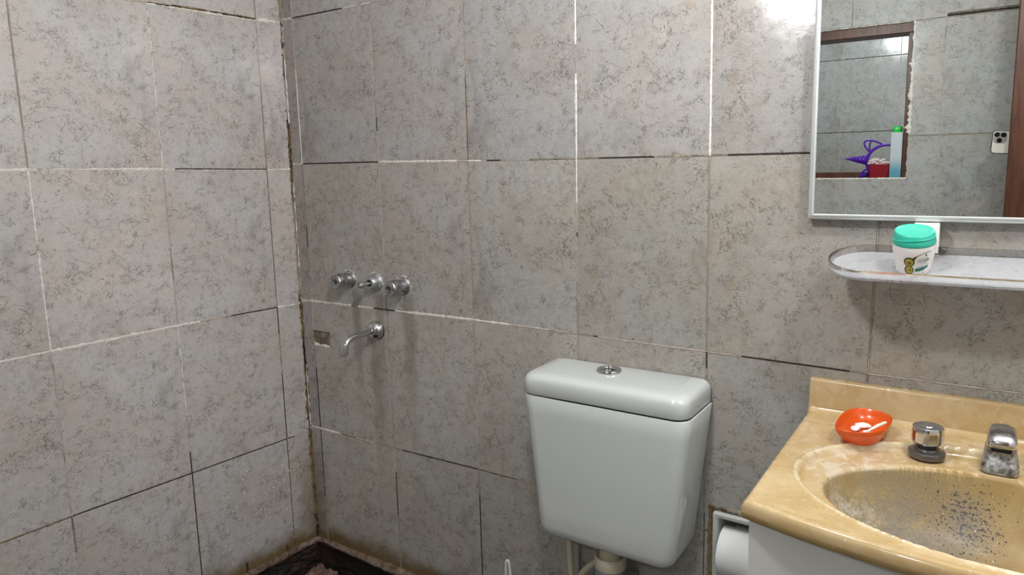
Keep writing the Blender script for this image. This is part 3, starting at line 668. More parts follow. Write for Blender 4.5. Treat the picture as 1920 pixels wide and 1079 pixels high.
# ------------------------------------------------------------------ mirror
mx0, mx1, mz0, mz1, mt = 1.4308, 2.06, -.1214, .70, .020
mr = thing('wall_mirror', 'large rectangular wall mirror in a thin pale aluminium frame', 'mirror', (1.74, 0, -.12))
ALU = mat('pale_aluminium', (.70, .74, .74), .32, .55)
def bar(p, q, inn, w_=.0100):
    """mitred frame bar from corner p to q; inn = inward direction"""
    p, q, inn = Vector(p), Vector(q), Vector(inn); d = (q - p).normalized(); bm = bmesh.new()
    prof = [(0, .0), (0, mt - .004), (.0008, mt - .0015), (.0025, mt), (.0055, mt + .0004), (.0070, mt + .0022), (.0090, mt + .0022), (w_, mt + .0008), (w_, mt - .003)]
    rows = []
    for base, sgn in ((p, 1), (q, -1)):
        rows.append([bm.verts.new(base + inn * a + d * sgn * (a + .0004) + Vector((0, -h, 0))) for a, h in prof])
    n_ = len(prof)
    for i in range(n_ - 1): bm.faces.new((rows[0][i], rows[1][i], rows[1][i + 1], rows[0][i + 1]))
    bm.faces.new((rows[0][-1], rows[1][-1], rows[1][0], rows[0][0])); bm.faces.new(rows[0]); bm.faces.new(rows[1][::-1])
    obj('frame_bar', bm, ALU, mr, angle=40)
bar((mx0, -.002, mz0), (mx1, -.002, mz0), (0, 0, 1)); bar((mx1, -.002, mz0), (mx1, -.002, mz1), (-1, 0, 0)); bar((mx1, -.002, mz1), (mx0, -.002, mz1), (0, 0, -1)); bar((mx0, -.002, mz1), (mx0, -.002, mz0), (1, 0, 0))
bm = bmesh.new(); box(bm, mx0 + .0012, mx1 - .0012, -.0195, -.004, mz0 + .0012, mz1 - .0012)
obj('mirror_glass', bm, mat('mirror_silver', (.66, .70, .69), 0.0, 1.), mr, smooth=False)

# ------------------------------------------------------------------ clear shelf and jar
TILT = math.radians(14.5)
ACR = mat('clear_acrylic', (.95, .955, .97), .05, Transmission_Weight=1., IOR=1.47)
t = NT(ACR); sn = t.noise(t.ocoord(), 60, 5, .7); t.rough(t.ramp(sn, .35, .7, .03, .14))
SCUFF = mat('scuffed_acrylic', (.82, .83, .86), .3, Transmission_Weight=.55, IOR=1.47)
t = NT(SCUFF); mp = t.n('ShaderNodeMapping'); t.put(mp.inputs['Vector'], t.ocoord()); mp.inputs['Scale'].default_value = (1, 1.5, 1)
sn = t.noise(mp.outputs[0], 30, 4, .6, .4); t.put(t.b.inputs['Transmission Weight'], t.ramp(sn, .35, .7, .645, .625)); t.rough(t.ramp(sn, .3, .7, .26, .32))
fl = t.noise(t.ocoord(), 300, 1, .5); t.color(t.mix(t.ramp(fl, .68, .74), (.80, .81, .85), (.97, .97, .98)))
shelf = thing('clear_shelf', 'clear plastic tray shelf with rounded end below the mirror', 'shelf', (0, -.006, -.1638), rot=(TILT, 0, 0))
def stadium(x0, x1, y0, y1, z, ins=0, n=16):
    r = (y1 - y0) / 2 - ins; cy = (y0 + y1) / 2; out = []
    for k in range(n + 1): a = PI / 2 + PI * k / n; out.append(Vector((x0 + (y1 - y0) / 2 + math.cos(a) * r, cy + math.sin(a) * r, z)))
    for k in range(n + 1): a = -PI / 2 + PI * k / n; out.append(Vector((x1 - (y1 - y0) / 2 + math.cos(a) * r, cy + math.sin(a) * r, z)))
    return out
S = lambda z, i: stadium(1.4775, 2.03, -.126, -.001, z, i)
bm = bmesh.new(); loft(bm, [S(-.0125, .0034), S(-.0005, .0030), S(0, .0024), S(0, .0008), S(-.0008, 0), S(-.0155, .0006), S(-.0172, .0024), S(-.0172, .0034)], False, False)
r_ = bm.verts[:]; n_ = len(S(0, 0)); bm.verts.ensure_lookup_table()
for i in range(n_): bm.faces.new((bm.verts[i], bm.verts[7 * n_ + i], bm.verts[7 * n_ + (i + 1) % n_], bm.verts[(i + 1) % n_]))
obj('rim', bm, ACR, shelf, local=True, angle=50)
bm = bmesh.new(); loft(bm, [S(-.0165, .0035), S(-.0131, .0035)]); obj('tray', bm, SCUFF, shelf, local=True, angle=40)
def clip(bm, x0, x1):
    p = [(-.004, .003), (-.004, .040), (-.031, .044), (-.034, .041), (-.034, -.006), (-.031, -.006), (-.031, .003)]
    f0 = [bm.verts.new((x0, y + .006, z - .002)) for y, z in p]; f1 = [bm.verts.new((x1, y + .006, z - .002)) for y, z in p]
    for i in range(len(p)): bm.faces.new((f0[i], f0[(i + 1) % len(p)], f1[(i + 1) % len(p)], f1[i]))
    bm.faces.new(f0[::-1]); bm.faces.new(f1)
for x0 in (1.6035, 1.90):
    bm = bmesh.new(); clip(bm, x0, x0 + .036); o_ = obj('bracket', bm, WHITEP, shelf, smooth=False, local=True); o_.rotation_euler = (-TILT, 0, 0); o_.location = (0, 0, 0); o_['label'] = 'white plastic bracket'
for x in (1.6455, 1.885):
    bm = bmesh.new(); lathe(bm, [(.0055, -.002), (.006, .004), (.0045, .006)], (x, -.002, -.006), (0, -1, 0), 18); obj('screw_cap', bm, mat('grey_cap', (.12, .10, .10), .4), shelf, local=True)

JX, JY = 1.6085, -.078
jar = thing('cream_jar', 'white plastic jar with turquoise lid standing on the clear shelf', 'jar', (JX, -.006 + JY * math.cos(TILT) + .0131 * math.sin(TILT), -.1638 + JY * math.sin(TILT) - .0131 * math.cos(TILT)), rot=(TILT * .9, 0, 0)); jar.scale = (1, 1, .94)
JP = [(.0215, 0), (.0238, .0008), (.0248, .003), (.0262, .012), (.0285, .026), (.0304, .039), (.0311, .047), (.0309, .0515)]
JSQ = (1.0, .86)
bm = bmesh.new(); lathe(bm, JP, sq=None, seg=56); obj('body', bm, mat('jar_white', (.80, .76, .75), .3, Subsurface_Weight=.1), jar, local=True)
bm = bmesh.new()
def lidloops():
    L = []
    for r, z, sl in ((.0309, .0516, 0), (.0313, .0522, 0), (.0312, .058, .02), (.0302, .064, .04), (.0290, .0705, .10), (.0284, .0730, .10), (.0276, .0737, .10), (.0268, .0730, .10), (.0235, .0718, .10), (.012, .0708, .08)):
        L.append([Vector((math.cos(2 * PI * i / 56) * r, math.sin(2 * PI * i / 56) * r, z + sl * math.cos(2 * PI * i / 56) * -r * .35 + sl * math.sin(2 * PI * i / 56) * r * .6)) for i in range(56)])
    return L
loft(bm, lidloops()); TEAL = mat('turquoise_plastic', (.035, .46, .34), .3); lidj = obj('lid', bm, TEAL, jar, local=True, angle=70)
bm = bmesh.new(); pts = []
for k in range(30):
    a = -PI * .98 + k / 29 * PI * .96 + .05; u = k / 29; z = .0605 + .0055 * (1 / (1 + math.exp(-(u - .30) * 13))) - .0012 * math.sin(u * PI) + .003 * max(0, u - .85) * 6
    r = .0309 if z < .063 else .0306
    pts.append((math.cos(a) * r, math.sin(a) * r, z))
tube(bm, pts, .0008, 6); obj('lid_ridge', bm, TEAL, lidj, local=True)
def jr(z):
    return itp([(b, a) for a, b in JP], z)
def wrap(u, v, lift=.0003):
    """u metres around (0 = facing the room), v height -> point on the jar"""
    r = jr(v) + lift; a = -PI / 2 + u / .0285; return Vector((math.cos(a) * r, math.sin(a) * r, v))
def patch(name, outline, m_, lift=.0003, parent=jar):
    bm = bmesh.new(); cu = sum(p[0] for p in outline) / len(outline); cv = sum(p[1] for p in outline) / len(outline)
    n_ = len(outline); rings = [[bm.verts.new(wrap(cu + (u - cu) * k, cv + (v - cv) * k, lift)) for u, v in outline] for k in (1, .75, .5, .25)]
    c_ = bm.verts.new(wrap(cu, cv, lift))
    for p, q in zip(rings, rings[1:]):
        for i in range(n_): bm.faces.new((p[i], p[(i + 1) % n_], q[(i + 1) % n_], q[i]))
    for i in range(n_): bm.faces.new((rings[-1][i], rings[-1][(i + 1) % n_], c_))
    return obj(name, bm, m_, parent, local=True)
def ell(cu, cv, a, b, n=28, rot=0):
    return [(cu + a * math.cos(t_) * math.cos(rot) - b * math.sin(t_) * math.sin(rot), cv + a * math.cos(t_) * math.sin(rot) + b * math.sin(t_) * math.cos(rot)) for t_ in [2 * PI * i / n for i in range(n)]]
INK = mat('black_ink', (.03, .03, .03), .5); OLIVE = mat('olive_skin', (.06, .055, .012), .5); FLESH = mat('avocado_flesh', (.42, .36, .06), .5); STONE = mat('avocado_stone', (.22, .11, .02), .5); TEALINK = mat('green_ink', (.012, .17, .125), .5); PALE = mat('label_white', (.80, .79, .76), .4)
patch('label_oval', ell(.0165, .0235, .0165, .0205, 36, -.25), PALE, .00015)
patch('avocado_skin', ell(-.0035, .0262, .0078, .0090), OLIVE, .0003); patch('avocado_skin', ell(-.0040, .0110, .0072, .0082), OLIVE, .0003); patch('avocado_neck', [(-.002, .030), (.001, .034), (.0055, .0375), (.0075, .0365), (.005, .032), (.003, .027)], OLIVE, .0004)
patch('avocado_flesh', ell(-.0036, .0255, .0058, .0070), FLESH, .0006); patch('avocado_flesh', ell(-.0036, .0112, .0054, .0064), FLESH, .0006)
patch('avocado_stone', ell(-.0030, .0245, .0030, .0035), STONE, .0009); patch('avocado_stone', ell(-.0022, .0112, .0014, .0016), OLIVE, .0009)
patch('label_band', [(.0055, .0142), (.0053, .0082), (.012, .0086), (.018, .0104), (.0255, .0142), (.0262, .0190), (.020, .0172), (.013, .0152)], TEALINK, .0005)
def stroke(name, pts, w_, m_, lift=.0006):
    bm = bmesh.new(); prev = None
    for i, (u, v) in enumerate(pts):
        a, b = pts[max(0, i - 1)], pts[min(len(pts) - 1, i + 1)]; d = Vector((b[0] - a[0], b[1] - a[1])).normalized(); n_ = Vector((-d.y, d.x)) * w_ * .5
        row = (bm.verts.new(wrap(u + n_.x, v + n_.y, lift)), bm.verts.new(wrap(u - n_.x, v - n_.y, lift)))
        if prev: bm.faces.new((prev[0], prev[1], row[1], row[0]))
        prev = row
    return obj(name, bm, m_, jar, local=True)
stroke('label_line', [(.004 + .023 * k / 20, .0355 + .0085 * math.sin(k / 20 * 1.75)) for k in range(21)], .0010, OLIVE)
patch('label_leaf', ell(.0195, .0385, .0011, .0022, 12, -.5), INK, .0006)
def text(s_, u0, v0, size, m_, slope=.18, shear=.35, parent=jar):
    cu = bpy.data.curves.new('lettering', 'FONT'); cu.body = s_; cu.size = size; cu.shear = shear; cu.space_character = .9; cu.resolution_u = 3
    to = bpy.data.objects.new('lettering', cu); C.objects.link(to)
    dg = bpy.context.evaluated_depsgraph_get(); me = bpy.data.meshes.new_from_object(to.evaluated_get(dg)); bpy.data.objects.remove(to); bpy.data.curves.remove(cu)
    for v in me.vertices:
        u, h = v.co.x, v.co.y; v.co = wrap(u0 + u, v0 + h + u * slope, .0007)
    me.materials.clear()
    return link('lettering', me, parent, (m_,))
text('Crema de', .0085, .0300, .0038, INK); text('Tonalibs', .0060, .0243, .0068, INK, .2); text('avocado', .0135, .0215, .0030, mat('grey_ink', (.2, .2, .2), .5)); text('nutritiva', .0070, .0158, .0034, INK, .12); text('A', .0165, .0040, .0046, INK, 0, 0); text('100 g', .0098, .0030, .0022, INK, .05)

# ------------------------------------------------------------------ vanity
ZT = -.4815; CX = 1.745; VX0, VX1 = 1.4440, 2.046
def yfront(x): return -.449 - .0445 * (1 - min(1, ((x - CX) / .301) ** 2))
def bowl_s(x, y):
    dy = y + .302; b = .143 if dy > 0 else .152
    return ((abs(x - CX) / .219) ** 1.9 + (abs(dy) / b) ** 2.0) ** .5
def ridge_s(x, y): return (((x - CX) / .262) ** 2 + ((y + .281) / .190) ** 2) ** .5
def smooth(a, b, v): v = max(0, min(1, (v - a) / (b - a))); return v * v * (3 - 2 * v)
def height(x, y):
    h = 0
    e = min(x - VX0, VX1 - x, y - yfront(x))
    if e < .007: h -= .007 - math.sqrt(max(0, .007 ** 2 - (.007 - e) ** 2))
    h += .0016 * (smooth(.002, .006, e) - smooth(.010, .018, e))                      # raised lip
    r = ridge_s(x, y)
    if y < -.10 or True:
        h += .0042 * math.exp(-((r - 1.0) / .016) ** 2)
        h -= .0100 * smooth(1.0, .955, r)
    h -= .0012 * math.exp(-((y + .060 + .02 * ((x - CX) / .3) ** 2) / .006) ** 2)       # groove behind the taps
    h += .010 * max(0, 1 - (y + .02) / -.012) ** 2 if y > -.032 else 0                   # cove to the splashback
    s = bowl_s(x, y)
    if s < 1.06:
        h -= .002 * smooth(1.03, .99, s)
        if s < 1: h -= .114 * (1 - s ** 3.6) ** .72
    return h
bm = bmesh.new(); NXg, NYg = 210, 170; V = []
for i in range(NXg + 1):
    u = i / NXg; x = VX0 + (VX1 - VX0) * (u if True else u)
    if i in (1, NXg - 1): pass
    row = []
    for k in range(NYg + 1):
        v = k / NYg; y = -.006 + (yfront(x) + .006) * v
        row.append(bm.verts.new((x, y, ZT + height(x, y))))
    V.append(row)
for i in range(NXg):
    for k in range(NYg): bm.faces.new((V[i][k], V[i][k + 1], V[i + 1][k + 1], V[i + 1][k]))
border = [V[i][0] for i in range(NXg + 1)] + [V[NXg][k] for k in range(1, NYg + 1)] + [V[i][NYg] for i in range(NXg - 1, -1, -1)] + [V[0][k] for k in range(NYg - 1, 0, -1)]
prev = border
for dz, ins in ((-.0205, 0), (-.0245, .0016), (-.026, .005), (-.026, .03)):
    cur = []
    for b_, p in zip(border, prev):
        c_ = Vector((CX, -.24, 0)) - b_.co; c_.z = 0; c_.normalize()
        q = b_.co + c_ * ins; q.z = ZT + dz; cur.append(bm.verts.new(q))
    for i in range(len(cur)): bm.faces.new((prev[i], cur[i], cur[(i + 1) % len(cur)], prev[(i + 1) % len(cur)]))
    prev = cur
MARBLE = mat('yellowed_cultured_marble', (.55, .40, .18), .22); t = NT(MARBLE); P = t.pos(); s = t.sep(P)
n1 = t.noise(P, 9, 4, .6, .8); n2 = t.noise(P, 32, 5, .65, .5); n3 = t.noise(P, 260, 3, .7)
c = t.mix(t.ramp(n1, .35, .65), (.53, .395, .215), (.46, .32, .145))
c = t.mix(t.ramp(n2, .45, .72, 0, .35), c, (.56, .45, .28))
# worn pale zone around the basin, on the left and back of the rim
q = t.vmath('SUBTRACT', P, (1.545, -.22, ZT))[0]; q = t.vmath('MULTIPLY', q, (11, 9, 9))[0]; d = t.n('ShaderNodeVectorMath', operation='LENGTH'); t.put(d.inputs[0], q)
pale = t.math('MULTIPLY', t.ramp(d.outputs['Value'], .25, 1.15, 1, 0), t.ramp(n2, .38, .58))
c = t.mix(t.math('MULTIPLY', pale, .7), c, (.62, .56, .46))
bk = t.math('MULTIPLY', t.ramp(s[1], -.035, -.075, 0, 1), t.ramp(s[1], -.17, -.12, 0, 1)); bk = t.math('MULTIPLY', t.math('MULTIPLY', bk, t.ramp(s[2], ZT - .02, ZT - .008, 0, 1)), t.ramp(n2, .40, .62))
c = t.mix(t.math('MULTIPLY', bk, .5), c, (.60, .51, .37))
qx = t.math('DIVIDE', t.math('SUBTRACT', s[0], CX), .262); qy = t.math('DIVIDE', t.math('ADD', s[1], .281), .190)
rr_ = t.math('SQRT', t.math('ADD', t.math('MULTIPLY', qx, qx), t.math('MULTIPLY', qy, qy)))
ridge_pale = t.math('MULTIPLY', t.ramp(t.math('ABSOLUTE', t.math('SUBTRACT', rr_, 1.0)), .006, .024, 1, 0), t.ramp(n2, .36, .56, .25, .8))
c = t.mix(ridge_pale, c, (.70, .60, .41))  # paler band along the outer ridge of the basin
# inside the bowl: ochre, then grey scum, white scale and black specks
inb = t.ramp(s[2], ZT - .0135, ZT - .0185, 0, 1)
c = t.mix(t.math('MULTIPLY', inb, .92), c, t.mix(t.ramp(n1, .4, .62), (.285, .185, .060), (.345, .245, .095)))
def blob(center, scl, r0, r1):
    q = t.vmath('MULTIPLY', t.vmath('SUBTRACT', P, center)[0], scl)[0]; d = t.n('ShaderNodeVectorMath', operation='LENGTH'); t.put(d.inputs[0], q); return t.ramp(d.outputs['Value'], r0, r1, 1, 0)
scum = t.math('MULTIPLY', blob((1.640, -.285, -.575), (8, 6, 4.5), .2, 1.15), inb)
scum = t.math('MULTIPLY', scum, t.ramp(t.math('ADD', t.math('MULTIPLY', n2, .6), t.math('MULTIPLY', n3, .4)), .36, .52))
c = t.mix(t.math('MULTIPLY', scum, .92), c, (.165, .148, .125))
wsc = t.math('MULTIPLY', t.math('MULTIPLY', blob((1.585, -.33, -.545), (11, 9, 9), .2, 1.1), inb), t.ramp(t.noise(P, 55, 5, .75), .40, .58))
c = t.mix(t.math('MULTIPLY', wsc, .9), c, (.66, .63, .56))
wsc2 = t.math('MULTIPLY', t.math('MULTIPLY', blob((1.72, -.40, -.555), (7, 12, 10), .2, 1.1), inb), t.ramp(t.noise(P, 75, 5, .75), .40, .58))
c = t.mix(t.math('MULTIPLY', wsc2, .85), c, (.58, .55, .48))
grn = t.ramp(t.noise(P, 420, 2, .7), .54, .64, 0, .6)
c = t.mix(t.math('MULTIPLY', t.math('MULTIPLY', inb, grn), blob((1.66, -.28, -.56), (6, 5, 5), .4, 1.2)), c, (.12, .105, .08))
core = blob((1.708, -.195, -.555), (15, 11, 11), .0, 1.2)
spk = t.math('GREATER_THAN', t.math('ADD', t.noise(P, 230, 3, .6), t.math('MULTIPLY', core, .17)), .70)
c = t.mix(t.math('MULTIPLY', t.math('MULTIPLY', spk, t.ramp(core, 0, .1)), inb), c, (.012, .010, .008))
grey = t.math('MULTIPLY', blob((1.708, -.195, -.555), (17, 14, 14), .0, 1.0), .45); c = t.mix(t.math('MULTIPLY', grey, inb), c, (.20, .19, .18))
fl = t.math('GREATER_THAN', t.noise(P, 120, 1, .5), .775); c = t.mix(t.math('MULTIPLY', fl, .7), c, (.86, .80, .62))
# greyish dirt line along the back of the bowl rim
t.color(c); t.rough(t.math('ADD', t.ramp(n2, .35, .65, .16, .36), t.math('MULTIPLY', inb, .22))); t.bump(n3, .05, .001)
van = obj('washbasin', bm, MARBLE, angle=50); tag(van, 'yellowed cultured marble vanity top with stained oval basin', 'washbasin')
bm = bmesh.new(); L = []
pf = [(-.0215, -.475), (-.0205, -.4235), (-.0185, -.4200), (-.015, -.4188), (-.004, -.4188), (-.0015, -.4205), (-.0015, -.490), (-.0215, -.490)]
for x in (1.4465, 1.4478, 2.0445, 2.046): L.append([Vector((x + (0 if x > 1.5 else (y + .02) * .1), y if x not in (1.4465, 2.046) else y * .96 - .0005, z)) for y, z in pf])
loft(bm, L); obj('splashback', bm, MARBLE, van, angle=50)
cab = thing('vanity_cabinet', 'off white vanity cabinet under the yellowed marble top', 'cabinet', (1.745, -.22, FLOOR))
CABM = mat('off_white_laminate', (.68, .685, .64), .35)
bm = bmesh.new()
for b in ((1.4525, 1.467, -.425, -.004, FLOOR, -.5085), (2.023, 2.0375, -.425, -.004, FLOOR, -.5085), (1.467, 2.023, -.018, -.004, FLOOR, -.62), (1.467, 2.023, -.425, -.018, FLOOR + .08, FLOOR + .1), (1.467, 2.023, -.38, -.365, FLOOR, FLOOR + .08)): box(bm, *b)
obj('carcass', bm, CABM, cab, smooth=False)
for x0, x1, hx in ((1.4530, 1.7435, 1.715), (1.7465, 2.037, 1.775)):
    bm = bmesh.new(); box(bm, x0, x1, -.4415, -.4265, FLOOR + .085, -.5095, .0012, 1); d_ = obj('door', bm, CABM, cab)
    bm = bmesh.new(); lathe(bm, [(.006, 0), (.006, .012), (.013, .016), (.013, .022), (.008, .026)], (hx, -.4415, -.75), (0, -1, 0), 20); obj('knob', bm, CHROME, d_)

# basin tap and spout
def basin_tap(x, y, label):
    t_ = thing('basin_tap', label, 'tap', (x, y, ZT))
    bm = bmesh.new(); lathe(bm, [(.0265, -.006), (.0270, .0006), (.0262, .0028), (.0225, .0048), (.0190, .0056), (.0180, .0085), (.0165, .0095)], (x, y, ZT), seg=40); obj('base', bm, mat('tarnished_base', (.20, .195, .20), .3, .9), t_)
    bm = bmesh.new(); lathe(bm, [(.0150, .009), (.0140, .016), (.0150, .019)], (x, y, ZT)); obj('stem', bm, mat('dark_stem', (.06, .06, .065), .35, .8), t_)
    bm = bmesh.new(); lathe(bm, [(.0150, .0165), (.0215, .0172), (.0228, .0190), (.0230, .0400), (.0222, .0428), (.0200, .0442), (.0085, .0436), (.0075, .0450), (.003, .0456)], (x, y, ZT), seg=72, flat=7, rotz=.5); obj('handle', bm, CHROME, t_, angle=25)
basin_tap(1.6472, -.132, 'chrome basin tap with faceted round handle beside the orange dish')
bs = thing('basin_spout', 'limescaled chrome basin spout with dark outlet over the basin', 'spout', (1.745, -.12, ZT))
def sect(cx, y0, y1, hw, z, r=.012, tilt=0): 
    return [Vector((p.x, p.y, p.z + tilt * (p.y - (y0 + y1) / 2))) for p in rrect(cx - hw, cx + hw, y0, y1, z, (r, r, r, r), 5)]
bm = bmesh.new()
loft(bm, [sect(1.745, -.156, -.098, .0245, ZT - .008), sect(1.745, -.156, -.098, .0245, ZT + .002), sect(1.745, -.150, -.100, .0222, ZT + .010), sect(1.745, -.146, -.102, .0205, ZT + .024), sect(1.745, -.147, -.104, .0190, ZT + .034, .011)])
bdy = obj('body', bm, GRIME, bs, angle=50)
bm = bmesh.new()
loft(bm, [sect(1.745, -.147, -.104, .0190, ZT + .034, .011), sect(1.745, -.165, -.104, .0192, ZT + .0365, .012), sect(1.745, -.169, -.104, .0192, ZT + .042, .013), sect(1.745, -.166, -.105, .0186, ZT + .050, .013), sect(1.745, -.155, -.107, .0165, ZT + .0565, .012), sect(1.745, -.143, -.112, .011, ZT + .0590, .009)])
nose = obj('nose', bm, CHROME, bs, angle=60)
bm = bmesh.new(); box(bm, 1.7315, 1.7585, -.1600, -.1465, ZT + .0285, ZT + .0365, .002, 1); obj('outlet', bm, BLACK, bs)

# orange soap dish
dish = thing('soap_dish', 'translucent orange plastic soap dish on the back of the vanity top', 'dish', (1.553, -.118, ZT))
ORIM = [(1.5150, -.166), (1.5135, -.13), (1.516, -.095), (1.523, -.070), (1.536, -.0545), (1.551, -.0515), (1.567, -.0555), (1.580, -.0635), (1.5895, -.0745), (1.5925, -.0900), (1.592, -.112), (1.5895, -.135), (1.582, -.155), (1.569, -.1705), (1.553, -.179), (1.536, -.1820), (1.523, -.178)]
def orim(z, k, n=4):
    cx = sum(p[0] for p in ORIM) / len(ORIM); cy = sum(p[1] for p in ORIM) / len(ORIM)
    P_ = [Vector((cx + (x - cx) * k, cy + (y - cy) * k, z)) for x, y in ORIM]; N = len(P_); out = []
    for i in range(N):
        a, b, c_, d = P_[i - 1], P_[i], P_[(i + 1) % N], P_[(i + 2) % N]
        for j in range(n):
            u = j / n; out.append(.5 * (2 * b + (c_ - a) * u + (2 * a - 5 * b + 4 * c_ - d) * u * u + (3 * b - a - 3 * c_ + d) * u ** 3))
    return out
ORANGE = mat('orange_plastic', (.90, .115, .008), .22, Transmission_Weight=.30, Subsurface_Weight=.15)
bm = bmesh.new()
loft(bm, [orim(ZT + .0005, .48), orim(ZT + .0006, .66), orim(ZT + .004, .72), orim(ZT + .014, .87), orim(ZT + .0215, .945), orim(ZT + .0225, .972), orim(ZT + .030, 1.0), orim(ZT + .0306, .992), orim(ZT + .030, .978), orim(ZT + .0225, .948), orim(ZT + .014, .845), orim(ZT + .0112, .78), orim(ZT + .0092, .66), orim(ZT + .0090, .3)])
obj('bowl', bm, ORANGE, dish, angle=50)
SOAP = mat('white_soap', (.88, .82, .84), .35, Subsurface_Weight=.2)
def scrap(x, y, z, a, b, c_, rz, seed, label):
    bm = bmesh.new(); bmesh.ops.create_icosphere(bm, subdivisions=3, radius=1)
    for v in bm.verts:
        k = 1 + .22 * nz(v.co.x * 1.7 + seed, v.co.y * 1.7, v.co.z * 1.7); p = Vector((v.co.x * a * k, v.co.y * b * k, v.co.z * c_ * k)); p.rotate(Matrix.Rotation(rz, 3, 'Z')); v.co = p + Vector((x, y, z))
    tag(obj('soap_scrap', bm, SOAP, angle=60), label, 'soap', 'soap scraps in the orange dish')
scrap(1.5485, -.0960, ZT + .0135, .0135, .0080, .0050, .4, 1, 'largest white soap scrap, lying flat in the middle of the orange dish')
scrap(1.5400, -.1150, ZT + .0132, .0082, .0070, .0048, 1.2, 2, 'rounded white soap scrap left of the others in the orange dish')
scrap(1.5575, -.1240, ZT + .0125, .0060, .0050, .0040, .2, 3, 'smallest white soap scrap at the front wall of the orange dish')
bm = bmesh.new(); tube(bm, [(1.5620, -.1510, ZT + .0235), (1.5660, -.1440, ZT + .0255), (1.5745, -.1300, ZT + .0290), (1.5840, -.1140, ZT + .0310), (1.5855, -.1110, ZT + .0314)], [.0016, .0022, .0028, .0028, .0012], 12)
tag(obj('white_stick', bm, mat('bone_white', (.82, .78, .68), .4)), 'slim white stick leaning on the right rim of the orange dish', 'stick')

# ------------------------------------------------------------------ toilet paper niche
nic = thing('paper_niche', 'pale ceramic toilet paper niche set in the wall beside the vanity', 'paper holder', (1.34, 0, -.905))
NM = mat('grey_white_ceramic', (.50, .51, .49), .25)
bm = bmesh.new(); x0, x1, z0, z1 = NICHE
def rr2(ins, y, r): return [Vector((p.x, y, p.y)) for p in rrect(x0 + ins, x1 - ins, z0 + ins, z1 - ins, 0, (r,) * 4, 4)]
loft(bm, [rr2(0, .05, .004), rr2(0, -.006, .004), rr2(.002, -.009, .004), rr2(.008, -.009, .006), rr2(.0115, -.005, .008), rr2(.013, .06, .008), rr2(.022, .088, .01)], False, True)
obj('frame', bm, NM, nic, angle=50)
bm = bmesh.new(); tube(bm, [(x0 + .008, .004, -.829), (x1 - .008, .004, -.829)], .0075, 14); obj('roller', bm, WHITEP, nic)
rol = thing('toilet_roll', 'white toilet paper roll held in the ceramic wall niche', 'toilet paper', (1.33, .004, -.826))
bm = bmesh.new(); lathe(bm, [(.0215, .0), (.048, .0), (.0502, .0014), (.0504, .05), (.0502, .1), (.049, .1015), (.0215, .1015), (.0215, 0)], (1.2795, .006, -.827), (1, 0, 0), 56, False, False)
PAPER = mat('tissue_paper', (.76, .76, .76), .9); t = NT(PAPER); t.bump(t.noise(t.pos(), 180, 2), .15, .001)
obj('paper', bm, PAPER, rol, angle=40)
bm = bmesh.new(); lathe(bm, [(.0192, .0005), (.0212, .0005), (.0212, .101), (.0192, .101), (.0192, .0005)], (1.2795, .006, -.827), (1, 0, 0), 40, False, False); obj('core', bm, mat('cardboard', (.32, .23, .15), .9), rol)

# ------------------------------------------------------------------ things on the sill of the opening (seen in the mirror)
ZS = -.1015
pur = mat('purple_plastic', (.085, .012, .38), .25)
hb = thing('unicorn_headband', 'purple plastic unicorn headband standing on its side on the sill', 'headband', (1.36, -1.665, ZS))
bm = bmesh.new(); cxh, czh, R_ = 1.3665, -.0400, .066
arc = [(cxh + math.cos(a) * R_, -1.682, czh + math.sin(a) * R_ * .98) for a in [math.radians(40 + 200 * k / 36) for k in range(37)]]
arc = [(1.455, -1.682, .016), (1.435, -1.682, .0195)] + arc[0:0] + [(1.41, -1.682, .0225)] + arc[10:] 
arc = spline([(1.412, -1.682, .0165), (1.385, -1.682, .0185), (1.362, -1.682, .0195), (1.340, -1.682, .0140), (1.318, -1.682, .0005), (1.304, -1.682, -.020), (1.299, -1.682, -.045), (1.305, -1.682, -.068), (1.318, -1.682, -.086), (1.330, -1.682, -.0960)], 6)
tube(bm, arc, .0055, 12); obj('band', bm, pur, hb)
bm = bmesh.new()
d_ = Vector((-.075, 0, .006)); o0 = Vector((1.299, -1.682, -.036)); n_ = 40
pr = [(.0175 * (1 - u) ** .9 + .0014 + .0016 * math.sin(u * 2 * PI * 7), u * .077) for u in [k / n_ for k in range(n_ + 1)]]
lathe(bm, pr, o0, d_, 20); obj('horn', bm, pur, hb)
for base, s_ in (((1.320, -1.682, .004), 1), ((1.304, -1.682, -.072), -1)):
    b_ = Vector(base)
    if s_ > 0: loop = [b_ + Vector(v) for v in ((-.012, 0, -.012), (-.030, 0, .012), (-.030, 0, .030), (-.010, 0, .033), (.016, 0, .024), (.034, 0, .013))]
    else: loop = [b_ + Vector(v) for v in ((.008, 0, .006), (-.012, 0, -.004), (-.024, 0, -.018), (-.026, 0, -.0245), (-.012, 0, -.0245), (.002, 0, -.012), (.008, 0, -.004))]
    bm = bmesh.new(); tube(bm, spline(loop, 6), .0032, 10)
    inner = [loop[0], b_ + Vector((-.014, 0, .012)) if s_ > 0 else b_ + Vector((-.004, 0, -.012)), loop[3]]
    tube(bm, spline(inner, 6), .0032, 10); obj('ear', bm, pur, hb)
cup = thing('red_box', 'small dark red open box on the sill beside the white and blue carton', 'box', (1.349, -1.645, ZS))
bm = bmesh.new(); L = [rrect(1.317, 1.380, -1.668, -1.628, ZS, (.004,) * 4, 3), rrect(1.313, 1.383, -1.672, -1.624, -.0520, (.004,) * 4, 3), rrect(1.315, 1.381, -1.670, -1.626, -.0520, (.004,) * 4, 3), rrect(1.319, 1.378, -1.666, -1.630, ZS + .003, (.004,) * 4, 3)]
loft(bm, L); obj('shell', bm, mat('dark_red_plastic', (.24, .008, .018), .3), cup, angle=40)
bm = bmesh.new(); r5 = random.Random(5)
